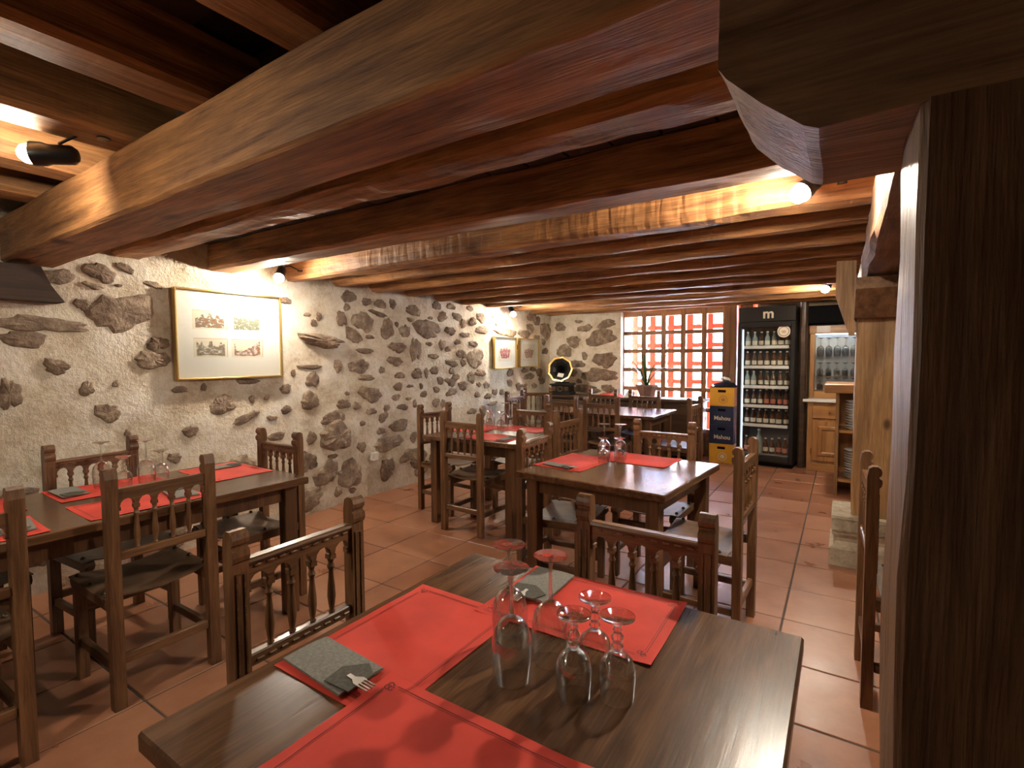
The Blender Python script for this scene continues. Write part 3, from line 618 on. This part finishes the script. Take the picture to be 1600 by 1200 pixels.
def gmesh(n): return {'wine': (MB().lathe(wine_bowl, n=n, closed=True).mesh('bowl', M['glass']), MB().lathe(wine_stem, n=n, closed=True).mesh('stem', M['stemglass'])),
                      'goblet': (MB().lathe(gob_bowl, n=n, closed=True).mesh('bowl', M['glass']), MB().lathe(gob_stem, n=n, closed=True).mesh('stem', M['stemglass']))}
GM = {n: gmesh(n) for n in (40, 20)}
def glass(kind, x, y, label, grp, hi=False, z=.75):
    o = thing('wine_glass' if kind == 'wine' else 'goblet', label, 'glass', (x, y, z), 0, grp)
    bw, st = GM[40 if hi else 20][kind]; link('bowl', bw, o); link('stem', st, o); return o
gg = 'glasses on the nearest table'
glass('wine', -.546, .835, 'tall upside-down wine glass nearest to us on the nearest table', gg, True)
glass('wine', -.618, .938, 'tall upside-down wine glass directly behind the front wine glass', gg, True)
glass('wine', -.510, .932, 'tall upside-down wine glass whose foot stands before the grey napkin', gg, True)
glass('goblet', -.419, .858, 'upside-down goblet in front, left of the front two goblets', gg, True)
glass('goblet', -.346, .895, 'upside-down goblet nearest the bare right half of the table', gg, True)
glass('goblet', -.413, .942, 'upside-down goblet behind the two front goblets', gg, True)
gg = 'glasses on the middle table'
glass('wine', -1.244, 2.975, 'upside-down wine glass on the middle table, left one', gg); glass('wine', -1.15, 3.01, 'upside-down wine glass on the middle table, right one', gg)
glass('goblet', -1.20, 2.86, 'upside-down goblet on the middle table, left one', gg); glass('goblet', -1.118, 2.91, 'upside-down goblet on the middle table, right one', gg)
gg = 'glasses on the long left table'
glass('wine', -3.116, 1.004, 'upside-down wine glass on the long left table, left one', gg, z=.7555); glass('wine', -3.00, 1.154, 'upside-down wine glass on the long left table, right one', gg, z=.7555)
glass('goblet', -3.00, 1.055, 'upside-down goblet on the long left table, left one', gg, z=.7555); glass('goblet', -3.04, 1.238, 'upside-down goblet on the long left table, right one', gg, z=.7555)
gg = 'glasses on the wall side table'
glass('wine', -2.745, 3.86, 'upside-down wine glass on the wall side table, left one', gg, z=.7555); glass('wine', -2.61, 3.89, 'upside-down wine glass on the wall side table, right one', gg)
glass('goblet', -2.70, 3.775, 'upside-down goblet on the wall side table, left one', gg, z=.7555); glass('goblet', -2.585, 3.79, 'upside-down goblet on the wall side table, right one', gg)
# ================================================================== FRIDGE WITH BOTTLES
FR = thing('bottle_fridge', 'tall black glass-door fridge full of bottles', 'fridge', (-.795, 7.41, 0), math.radians(-4))
w, d, H = .325, .28, 2.02
MB().box(-w, -w+.03, -d, d, .05, 1.83).box(w-.03, w, -d, d, .05, 1.83).box(-w+.03, w-.03, d-.03, d, .05, 1.83).box(-w+.03, w-.03, -d, d, .05, .13).box(-w+.03, w-.03, -d, d, 1.80, 1.83).build('cabinet', M['black'], FR)
hd = MB().box(-w, w, -d-.01, d, 1.83, H, .006).build('header', M['black'], FR)
text_mesh('emblem', 'm', .17, M['lab'], hd, Matrix.Translation((.02, -d-.013, 1.925)) @ RX, .002, .004)
MB().box(-w+.01, w-.01, -d+.03, d, 0, .05).build('plinth', M['matt'], FR)
MB().box(-w+.031, w-.031, d-.04, d-.031, .13, 1.80).box(-w+.031, -w+.036, -d+.03, d-.04, .13, 1.80).box(w-.036, w-.031, -d+.03, d-.04, .13, 1.80).build('liner', M['fin'], FR)
dr = MB().box(-w, -w+.045, -d-.045, -d-.004, .07, 1.82, .004).box(w-.045, w, -d-.045, -d-.004, .07, 1.82, .004).box(-w+.045, w-.045, -d-.045, -d-.004, .07, .14, .004).box(-w+.045, w-.045, -d-.045, -d-.004, 1.76, 1.82, .004).build('door', M['black'], FR)
MB().box(-w+.045, w-.045, -d-.03, -d-.024, .14, 1.76).build('pane', M['pane'], dr)
MB().lathe([(0, .003), (.072, .003), (.074, 0), (.074, -.004)], (w-.125, -d-.034, 1.70), 24, mat=Matrix.Rotation(PI/2, 4, 'X')).build('round_sticker', M['lab'], dr)
MB().lathe([(.052, .0045), (.058, .0045)], (w-.125, -d-.034, 1.70), 24, mat=Matrix.Rotation(PI/2, 4, 'X')).box(w-.15, w-.10, -d-.040, -d-.038, 1.70, 1.706).box(w-.145, w-.105, -d-.040, -d-.038, 1.683, 1.688).build('sticker_print', M['ink'], dr)
MB().box(-w+.048, -w+.058, -d+.005, -d+.015, .16, 1.74).build('light_strip', emit('fridge_led', (.75, .88, 1.0), 2.2), FR)
shz = [1.515, 1.262, 1.010, .765, .520, .150]
for z in shz:
    sh = MB().box(-w+.04, w-.04, -d+.03, d-.05, z-.012, z-.004).build('shelf', M['fin'], FR)
    if z > .2: MB().box(-w+.06, w-.07, -d+.008, -d+.016, z-.022, z+.016).build('price_rail', M['whiteg'], sh)
def bottle_mesh(h, r): return MB().lathe([(0, 0), (r*.95, .002), (r, .01), (r, h*.55), (r*.85, h*.66), (r*.42, h*.78), (r*.36, h*.95), (r*.42, h*.96), (r*.42, h), (0, h)], n=12)
def cap_label(h, r, m, o): MB().lathe([(r*1.02, h*.16), (r*1.02, h*.42)], n=12).build('label', m, o); MB().lathe([(r*.46, h*.93), (r*.46, h*1.005), (0, h*1.01)], n=10).build('cap', M['whiteg'], o)
def bproto(mat, h, r, lm):
    o = link('bottle', bottle_mesh(h, r).mesh('bottle', mat)); cap_label(h, r, lm, o); return o
protos = [bproto(M['ale'], .20, .031, M['lab']), bproto(M['clearb'], .20, .031, M['lab']), bproto(M['ale'], .215, .031, M['labr']), bproto(M['clearb'], .31, .042, M['clearb'])]
pu = [False]*4
ORD = ['first', 'second', 'third', 'fourth', 'fifth', 'sixth', 'seventh', 'eighth', 'ninth', 'tenth', 'eleventh']
names = ['top', 'second', 'third', 'fourth', 'fifth', 'bottom']; kinds = ['brown bottle with a pale label', 'clear bottle with a pale label', 'brown bottle with a red label', 'large pale green water bottle']
FM = Matrix.Translation(FR.location) @ Matrix.Rotation(FR.rotation_euler.z, 4, 'Z')
for si, z in enumerate(shz):
    for k in range(7):
        kd = [[1, 1, 0, 1, 1, 0, 0], [0]*7, [1, 1, 0, 0, 0, 0, 0], [0, 0, 0, 2, 2, 2, 2], [0]*7, [2, 0, 3, 0, 0, 2, 2]][si][k]
        o = protos[kd] if not pu[kd] else copy_tree(protos[kd]); pu[kd] = True
        o.location = FM @ Vector((-.235+k*.076, -.17+rnd.uniform(-.02, .03), z-.004)); o.rotation_euler.z = rnd.uniform(0, 6)
        tag(o, '%s, %s from left on %s fridge shelf' % (kinds[kd], ORD[k], names[si]), 'bottle', 'bottles on the %s fridge shelf' % names[si])
# ================================================================== CRATES
def crate(z, mat, lm, label, txt):
    t = thing('bottle_crate', label, 'crate', (-1.312, 7.20, z), math.radians(-3), 'stacked bottle crates'); w, d, h = .150, .135, .248
    MB().box(-w, w, -d, -d+.012, 0, h*.72, .002).box(-w, -.05, -d, -d+.012, h*.72, h*.86).box(.05, w, -d, -d+.012, h*.72, h*.86).box(-w, w, -d, -d+.012, h*.86, h).box(-w, w, d-.012, d, 0, h, .002).box(-w, -w+.012, -d+.012, d-.012, 0, h, .002).box(w-.012, w, -d+.012, d-.012, 0, h, .002).box(-w+.012, w-.012, -d+.012, d-.012, 0, .012).build('body', mat, t)
    MB().box(-.05, .05, -d+.013, -d+.02, h*.70, h*.88).build('handle_recess', M['matt'], t)
    if txt: text_mesh('lettering', 'Mahou', .075, M['lab'], t, Matrix.Translation((.01, -d-.002, h*.36)) @ RX, .001, .0016)
    else:
        e = MB().lathe([(.046, .002), (.054, .002), (.054, 0)], (.02, -d-.002, h*.34), 20, mat=Matrix.Rotation(PI/2, 4, 'X')).lathe([(0, .002), (.030, .002)], (.02, -d-.002, h*.34), 6, False, mat=Matrix.Rotation(PI/2, 4, 'X'))
        e.build('round_emblem', lm, t)
crate(0, M['yellow'], M['lab'], 'yellow plastic crate at the bottom of the crate stack', False)
crate(.249, M['navy'], M['lab'], 'navy blue lettered crate, lower of the two in the stack', True)
crate(.498, M['navy'], M['lab'], 'navy blue lettered crate, upper of the two in the stack', True)
crate(.747, M['yellow'], M['tan'], 'yellow plastic crate on top of the crate stack', False)
jk = MB(); vs = []; fs = []; n = 12
for i in range(n+1):
    for j in range(n+1):
        u, v = -1+2*i/n, -1+2*j/n; z = .055*max(0, 1-u*u)*max(0, 1-v*v)+.05*abs(noise.noise(Vector((u*2.2, v*2.2, 4))))*(1-abs(u)**3); vs.append((u*.165, v*.145, z+.003))
vs += [(x, y, 0) for x, y, z in vs[:]]; q = (n+1)**2
for i in range(n):
    for j in range(n): a = i*(n+1)+j; fs += [(a, a+n+1, a+n+2, a+1), (q+a, q+a+1, q+a+n+2, q+a+n+1)]
jk.add(vs, fs, True); jo = jk.build('crumpled_bag', M['matt'], None, (-1.312, 7.20, .9955)); tag(jo, 'crumpled black bag lying on the topmost crate', 'bag')
MB().tube([(-.05, -.02, .10), (.0, -.04, .115), (.05, -.02, .10), (.07, .02, .085)], [.012, .022, .02, .008], 7).build('white_fold', M['white'], jo)
# ================================================================== BAR AREA
cab = thing('pine_cabinet', 'honey pine back bar cabinet with a drawer over a panelled door', 'cabinet', (.12, 7.45, 0))
w, d = .47, .28
MB().box(-w, w, -d+.02, d, .06, .84).build('body', M['pine'], cab)
MB().box(-w, w+.012, -d-.005, d, 0, .09, .004).build('plinth', M['pineh'], cab)
MB().box(-w-.05, w+.04, -d-.04, -d+.02, .84, .872, .004).box(-w, w+.04, -d+.02, d, .84, .872).build('worktop', M['whiteg'], cab)
for k in range(2):
    x0 = -w+.05+k*.42; dw = MB().box(x0, x0+.36, -d, -d+.02, .64, .80, .006).build('drawer', M['pineh'], cab)
    MB().lathe([(0, .028), (.011, .024), (.013, .016), (.006, .008), (.006, 0)], (x0+.18, -d, .72), 10, mat=Matrix.Rotation(PI/2, 4, 'X')).build('knob', M['brass'], dw)
    do = MB().box(x0, x0+.36, -d, -d+.02, .12, .61, .006).build('door', M['pine'], cab)
    fr_ = MB(); ring = [(.06, 0), (.075, -.012), (.10, -.012), (.12, .004)]; vs = []; fs = []
    for ins, dy in ring: vs += [(x0+ins, -d-.002-dy*-1 if False else -d+dy-.0, .12+ins), (x0+.36-ins, -d+dy, .12+ins), (x0+.36-ins, -d+dy, .61-ins), (x0+ins, -d+dy, .61-ins)]
    for i in range(3):
        for j in range(4): fs.append((4*i+j, 4*i+(j+1) % 4, 4*i+4+(j+1) % 4, 4*i+4+j))
    fs.append((12, 13, 14, 15)); fr_.add(vs, fs).build('raised_panel', M['pine'], do)
    MB().tube([(x0-.006, -d-.006, .20), (x0-.006, -d-.006, .27)], .006, 6).build('hinge', M['brass'], do)
hu = thing('glass_hutch', 'pine wall hutch with mirror back holding rows of glasses', 'cabinet', (.12, 7.55, .872))
MB().box(-w, -w+.05, -.17, .17, 0, .90, .004).build('side_panel', M['pine'], hu); MB().box(w-.05, w, -.17, .17, 0, .90, .004).build('side_panel', M['pine'], hu)
MB().box(-w+.05, w-.05, -.17, .17, 0, .09, .004).build('bottom_rail', M['pineh'], hu); MB().box(-w-.01, w+.01, -.185, .17, .80, .90, .004).build('top_rail', M['pineh'], hu)
MB().box(-w+.05, w-.05, .13, .14, .09, .80).build('mirror_back', M['mirror'], hu)
for z in (.28, .52): MB().box(-w+.05, w-.05, -.14, .12, z-.008, z, .002).build('shelf', M['pane'], hu)
MB().box(-w+.05, w-.05, -.165, -.160, .09, .80).build('pane', M['pane'], hu)
MB().box(-w+.06, w-.06, -.12, -.10, .793, .798).build('light_strip', M['led'], hu)  # glowing strip added to brighten the hutch interior, no such lamp seen
tag(MB().box(-.07, .07, -.004, 0, -.04, .04).build('paper_notice', M['white'], None, (-.21, 7.363, 1.725)), 'small white notice stuck on the top rail of the pine hutch', 'notice')
for zi, z in enumerate((.09, .28, .52)):
    for k in range(9):
        glass('wine' if zi == 2 else 'goblet', -.24+k*.088, 7.51+.05*(k % 2), 'clear glass, %s from the left on the %s of the pine hutch' % (ORD[k], ('bottom board', 'lower shelf', 'upper shelf')[zi]), 'glasses in the hutch, row %s' % ('one', 'two', 'three')[zi], z=.872+z+.0005)
tv = thing('television_set', 'black box-shaped television on top of the pine hutch', 'television', (-.185, 7.55, 1.772))
MB().box(-.22, .22, -.15, .12, .03, .25, .02).build('casing', M['matt'], tv); MB().box(-.19, .19, -.158, -.150, .055, .225, .003).build('screen', M['matt'], tv); MB().box(-.12, .12, -.08, .08, 0, .03).build('foot', M['matt'], tv)
bc = thing('bar_counter', 'open pine bar counter end behind the rear timber post', 'counter', (.20, 6.15, 0))
MB().box(-.35, .9, -.22, .35, 1.03, 1.12, .008).build('counter_top', M['pineh'], bc)
MB().box(-.25, -.22, -.16, .30, 0, 1.03, .003).build('side_panel', M['post2'], bc); MB().box(-.22, .85, .27, .30, 0, 1.03).build('back_panel', M['pine'], bc); MB().box(.82, .85, -.16, .27, 0, 1.03).build('side_panel', M['pine'], bc)
for z in (.66, .17): MB().box(-.22, .82, -.15, .27, z-.03, z, .003).build('shelf', M['pineh'], bc)
pl = MB().lathe([(0, 0), (.05, 0), (.055, .006), (.085, .020), (.084, .024), (.05, .012), (0, .010)], n=20).mesh('plate', M['whiteg'])
for zi, z in enumerate((.66, .17)):
    for k in range(11): tag(link('plate', pl, None, (.115, 6.12, z+.0005+k*.0265)), 'white plate, %s from the bottom of the stack on the %s bar counter shelf' % (ORD[k], ('upper', 'lower')[zi]), 'plate', 'plates on the %s counter shelf' % ('upper', 'lower')[zi])
# ================================================================== SIDEBOARD, GRAMOPHONE, PLANT
sd = thing('sideboard', 'long dark wooden sideboard along the far stone wall', 'sideboard', (-2.70, 7.02, 0))
MB().box(-1.22, 1.20, -.23, .20, .795, .83, .004).build('top', M['darkwood'], sd); MB().box(-1.18, 1.16, -.20, .18, .08, .795).build('body', M['darkwood'], sd); MB().box(-1.15, 1.13, -.17, .16, 0, .08).build('plinth', M['matt'], sd)
for k in range(5): MB().box(-1.15+k*.463, -.72+k*.463, -.215, -.20, .13, .76, .005).build('door', M['darkwood'], sd)
gr = thing('gramophone', 'antique gramophone with a black brass-rimmed horn in the far corner', 'gramophone', (-3.60, 6.97, .83), math.radians(8))
MB().box(-.165, .165, -.14, .14, 0, .035, .006).box(-.145, .145, -.12, .12, .035, .14, .004).box(-.165, .165, -.14, .14, .14, .17, .006).build('case', M['black'], gr)
MB().lathe([(.030, .003), (.045, .006), (.05, .001)], (0, -.12, .09), 8, mat=Matrix.Rotation(PI/2, 4, 'X')).box(-.13, -.07, -.127, -.119, .055, .12, .003).box(.07, .13, -.127, -.119, .055, .12, .003).build('case_carving', M['darkwood'], gr)
MB().lathe([(0, .184), (.11, .184), (.115, .178), (.115, .172), (0, .172)], (0, -.01, 0), 24).build('turntable', M['matt'], gr)
HM = Matrix.Translation((-.02, -.06, .385)) @ Matrix.Rotation(math.radians(78), 4, 'X') @ Matrix.Rotation(math.radians(4), 4, 'Y')
hp = [(.022, -.30), (.032, -.20), (.05, -.12), (.08, -.06), (.125, -.02), (.175, 0.0), (.178, -.004), (.126, -.026), (.082, -.066), (.053, -.124), (.034, -.204), (.024, -.304)]
hn = MB().lathe(hp, n=9, smooth=False, closed=True); hn.v = [tuple(HM @ Vector(v)) for v in hn.v]; ho = hn.build('horn', M['black'], gr)
rm = MB().lathe([(.168, .0), (.176, .007), (.198, .010), (.202, .004), (.196, -.004), (.172, -.006)], n=9, smooth=False, closed=True); rm.v = [tuple(HM @ Vector(v)) for v in rm.v]; rm.build('horn_rim', M['brass'], ho)
q0 = HM @ Vector((0, 0, -.30)); MB().tube([q0, q0+Vector((0, .05, -.01)), q0+Vector((0, .07, -.06)), (q0.x*.6, .11, .24), (.0, .10, .19)], [.022, .022, .020, .018, .018], 10).build('elbow', M['brass'], gr)
tag(MB().box(-.05, .05, -.002, .002, -.032, .032).build('paper_card', M['white'], None, (-3.60, 6.90, 1.125)), 'small white card lying in the mouth of the gramophone horn', 'card').rotation_euler = (math.radians(-35), math.radians(8), 0)
pp = thing('potted_plant', 'spiky green plant in a clay pot before the lattice window', 'plant', (-2.29, 6.98, .83))
MB().lathe([(0, 0), (.095, 0), (.105, .02), (.150, .15), (.162, .15), (.162, .175), (.140, .175), (.135, .15), (0, .148)], n=8, smooth=False).build('pot', M['pot'], pp)
MB().lathe([(.137, .150), (.05, .162), (0, .165)], n=10).build('soil', M['soil'], pp)
for k in range(13):
    a = rnd.uniform(0, 6.28); L = rnd.uniform(.35, .65) if k > 3 else .46; sp = rnd.uniform(.15, .75) if k > 3 else .06; w0 = .016 if k > 3 else .024
    vs = []; fs = []; sg = 9; side = Vector((-math.sin(a), math.cos(a), 0))
    for i in range(sg+1):
        t = i/sg; r = sp*L*t**1.4*1.5; z = .155+L*(t-.42*sp*t*t*1.5); wd_ = w0*(1-t**1.6)*(.5+1.6*t if t < .3 else 1)+.001
        c = Vector((math.cos(a)*(r+.015), math.sin(a)*(r+.015), z)); o_ = Vector((math.cos(a), math.sin(a), 0))*.004
        vs += [c+side*wd_, c-o_, c-side*wd_]
    for i in range(sg): b = 3*i; fs += [(b, b+1, b+4, b+3), (b+1, b+2, b+5, b+4)]
    lfo = MB().add(vs, fs, True).build('leaf', M['leaf'], pp)
def cloth(name, x, y, z, w, d, mat, label, cat, hgt, sd_):
    vs = []; fs = []; n = 10
    for i in range(n+1):
        for j in range(n+1):
            u, v = -1+2*i/n, -1+2*j/n; e = max(0, (1-u**4)*(1-v**4)); vs.append((u*w*(1+.08*noise.noise(Vector((v*3, sd_, 1)))), v*d, .002+e*hgt*(.35+abs(noise.noise(Vector((u*2.5+sd_, v*2.5, 2)))))))
    q = len(vs); vs += [(a, b, 0) for a, b, c in vs]
    for i in range(n):
        for j in range(n): a = i*(n+1)+j; fs += [(a, a+n+1, a+n+2, a+1), (q+a, q+a+1, q+a+n+2, q+a+n+1)]
    for i in range(n): a = i*(n+1); fs += [(a, q+a, q+a+n+1, a+n+1), (a+n, a+2*n+1, q+a+2*n+1, q+a+n)]
    return tag(MB().add(vs, fs, True).build(name, mat, None, (x, y, z)), label, cat)
cloth('folded_cloth', -2.83, 6.98, .8295, .20, .12, M['red'], 'heap of red paper mats on the dark sideboard', 'paper mats', .05, 2.2)
cloth('crumpled_paper', -2.53, 6.98, .8295, .075, .07, M['white'], 'crumpled white paper on the sideboard left of the plant pot', 'paper', .11, 5.1)
cloth('paper_sheets', -1.88, 6.98, .8295, .22, .14, M['white'], 'white papers lying flat on the sideboard right of the plant pot', 'paper', .012, 7.7)
# ================================================================== PICTURES AND SOCKET
def picture(y0, y1, z0, z1, label, x=-3.955, tilt=0):
    t = thing('framed_picture', label, 'picture', (x, (y0+y1)/2, (z0+z1)/2), 0, None); hw, hh = (y1-y0)/2, (z1-z0)/2; f = .014
    MB().box(-.035, -.012, -hw+.004, hw-.004, -hh+.004, hh-.004).build('backing', M['black'], t)
    fr = MB().box(-.034, .012, -hw, -hw+f, -hh, hh, .003).box(-.034, .012, hw-f, hw, -hh, hh, .003).box(-.034, .012, -hw+f, hw-f, -hh, -hh+f, .003).box(-.034, .012, -hw+f, hw-f, hh-f, hh, .003).build('frame', M['gold'], t)
    MB().box(-.012, -.008, -hw+f, hw-f, -hh+f, hh-f).build('mount', M['white'], t)
    MB().box(.002, .004, -hw+f, hw-f, -hh+f, hh-f).build('pane', M['pane'], t); return t, hw, hh
CREAM = (.74, .68, .55)
M['cream'] = plain('cream_paper', CREAM, .8)
t, hw, hh = picture(1.73, 2.545, 1.247, 1.91, 'large gold framed picture of four small landscape prints on the stone wall')
bx = [(335, 690, 340, 600), (740, 1055, 375, 615), (350, 700, 630, 885), (745, 1065, 650, 880)]
pm = [((.20, .08, .04), (.36, .17, .09), (.15, .13, .11), CREAM), ((.36, .18, .08), (.22, .22, .20), (.10, .13, .06), CREAM), ((.10, .12, .07), (.30, .22, .14), (.22, .19, .17), CREAM), ((.40, .17, .06), (.28, .11, .05), (.40, .32, .33), CREAM)]
for k, (a, b, c, d_) in enumerate(bx):
    p = onX(250+a/6.667, 430+(c+d_)/2/6.667, -3.965); q = onX(250+b/6.667, 430+(c+d_)/2/6.667, -3.965); m_ = (p+q)/2; yy = m_.y-t.location.y
    zz = onX(250+(a+b)/2/6.667, 430+(c+d_)/2/6.667, -3.965).z-t.location.z; hw_, hh_ = (q.y-p.y)/2, .069
    pr_ = MB().box(-.008, -.007, yy-hw_, yy+hw_, zz-hh_, zz+hh_).build('print', M['cream'], t)
    MB().box(-.0078, -.0066, yy-hw_, yy+hw_, zz+hh_, zz+hh_+.0025).box(-.0078, -.0066, yy+hw_, yy+hw_+.0025, zz-hh_, zz+hh_).build('mount_cut', M['tan'], pr_)
    r2 = random.Random(k+3); pts = []; n = 26    # silhouette of roofs, trees and hills
    for i in range(n+1):
        u = -1+2*i/n; hgt = [.15+.75*max(0, 1-abs(u)*5)+.35*(abs(abs(u)-.55) < .12)+.1*r2.random(), .25+.45*r2.random(), .1+.6*(abs(u) > .6)*r2.random()+.5*(abs(u) < .15)+.2*r2.random(), -.3+.9*max(0, u+.2)+.15*r2.random()+.8*(u < -.9)][k]
        pts.append((yy+u*hw_*.84, zz+hh_*min(.85, hgt)))
    low = [(yy+(1-2*i/8)*hw_*.84, zz-hh_*(.75+.12*r2.random())) for i in range(9)]
    MB().prism(pts+low, -.007, -.0064, 'YZ').build('landscape', print_mat('print_landscape', pm[k], k*1.7, 7), pr_)
def fruit_pic(y0, y1, z0, z1, label, cols):
    t, hw, hh = picture(y0, y1, z0, z1, label)
    p = MB().box(-.008, -.007, -hw*.62, hw*.62, -hh*.55, hh*.62).build('print', M['cream'], t)
    pts = [(-.34, -.36), (.30, -.36), (.48, .10), (.40, .24), (.22, .18), (.16, .34), (.0, .22), (-.12, .34), (-.2, .2), (-.42, .26), (-.5, .05)]
    MB().prism([(a*hw, b*hh) for a, b in pts], -.007, -.0064, 'YZ').build('motif', print_mat('print_motif', cols, y0, 9), p); return t
fruit_pic(5.66, 6.21, 1.245, 1.685, 'small framed print of a red basket shape, left of the pair', ((.30, .05, .06), (.42, .10, .10), (.35, .07, .10), CREAM))
fruit_pic(6.30, 6.86, 1.252, 1.68, 'small framed print of a brown sheaf shape, right of the pair', ((.20, .09, .06), (.33, .16, .09), (.28, .12, .08), CREAM))
so = thing('wall_socket', 'white square wall socket low on the stone wall', 'socket', (WX+wd(3.558, .397, .016)+.022, 3.558, .397))
MB().box(-.03, .008, -.042, .042, -.042, .042, .004).build('plate', M['whiteg'], so); MB().lathe([(.024, .0), (.024, -.006), (0, -.006)], (.0085, 0, 0), 14, mat=Matrix.Rotation(PI/2, 4, 'Y')).build('outlet', M['fin'], so)
# ================================================================== LAMPS
def spot(loc, aim, label, power, anchor, r=.036, grp='ceiling spotlights', hood=False):
    """black spotlight with a reflector bulb; aim = direction the bulb looks; anchor = point on the timber"""
    t = thing('ceiling_spotlight', label, 'lamp', loc, 0, grp); a = Vector(aim).normalized(); rot = a.to_track_quat('Z', 'Y').to_matrix().to_4x4()
    MB().lathe([(0, -.145), (.022, -.143), (.033, -.13), (.034, -.06)]+([(.046, -.03), (.052, .05), (.050, .05), (.044, -.03)] if hood else [(.040, -.045), (.042, -.012), (.039, -.012)])+[(.036, -.03), (0, -.03)], n=16, mat=rot).build('housing', M['black'], t)
    bm = MB().lathe([(0, r), (r*.5, r*.87), (r*.87, r*.5), (r, 0), (r*.8, -r*.6), (.012, -.028)], n=14, mat=rot).build('bulb', bulbmat(power, r), t)
    an = Vector(anchor)-Vector(loc); b0 = rot @ Vector((0, 0, -.09)); up = Vector((0, 0, .036))
    MB().tube([b0, b0+up*1.1, (b0+up*1.3+an)/2+Vector((0, 0, .02)), an], .0055, 6).lathe([(.0, -.006), (.022, -.006), (.022, .006), (0, .006)], an, 12).build('bracket', M['black'], t)
    return t
spot((-3.70, 2.37, 2.022), (.45, -.5, -.6), 'lit spotlight on the stone wall by the big picture', BULB['wall'], (-3.78, 2.615, 2.12))
spot((-.165, 2.40, 2.055), (-.5, -.55, -.55), 'lit spotlight under the joist beside the near timber post', BULB['main'], (-.02, 2.615, 2.13))
spot((-3.78, 5.86, 1.985), (.5, -.35, -.6), 'lit spotlight above the two small pictures', BULB['far'], (-3.86, 6.165, 2.12))
spot((-.165, 5.98, 2.06), (-.35, -.5, -.7), 'lit spotlight by the bar near the rear timber post', BULB['far'], (-.10, 6.17, 2.12))
spot((-2.42, .615, 2.125), (-.70, -.78, -.05), 'black spotlight at the upper left lighting the pale joist', BULB['spot'], (-2.26, .78, 2.20), r=.034)
spot((-1.9, -.35, 2.06), (.1, .75, -.62), 'spotlight out of the frame over our shoulder', BULB['rear'], (-1.9, -.35, 2.37), hood=True)  # unseen lamp added to light the cross beam; hood shades the joists
spot((1.6, 4.6, 2.0), (-.3, -.3, -.9), 'spotlight out of the frame over the bar side', BULB['bar'], (1.6, 4.66, 2.24))  # unseen lamp added as fill from the bar side
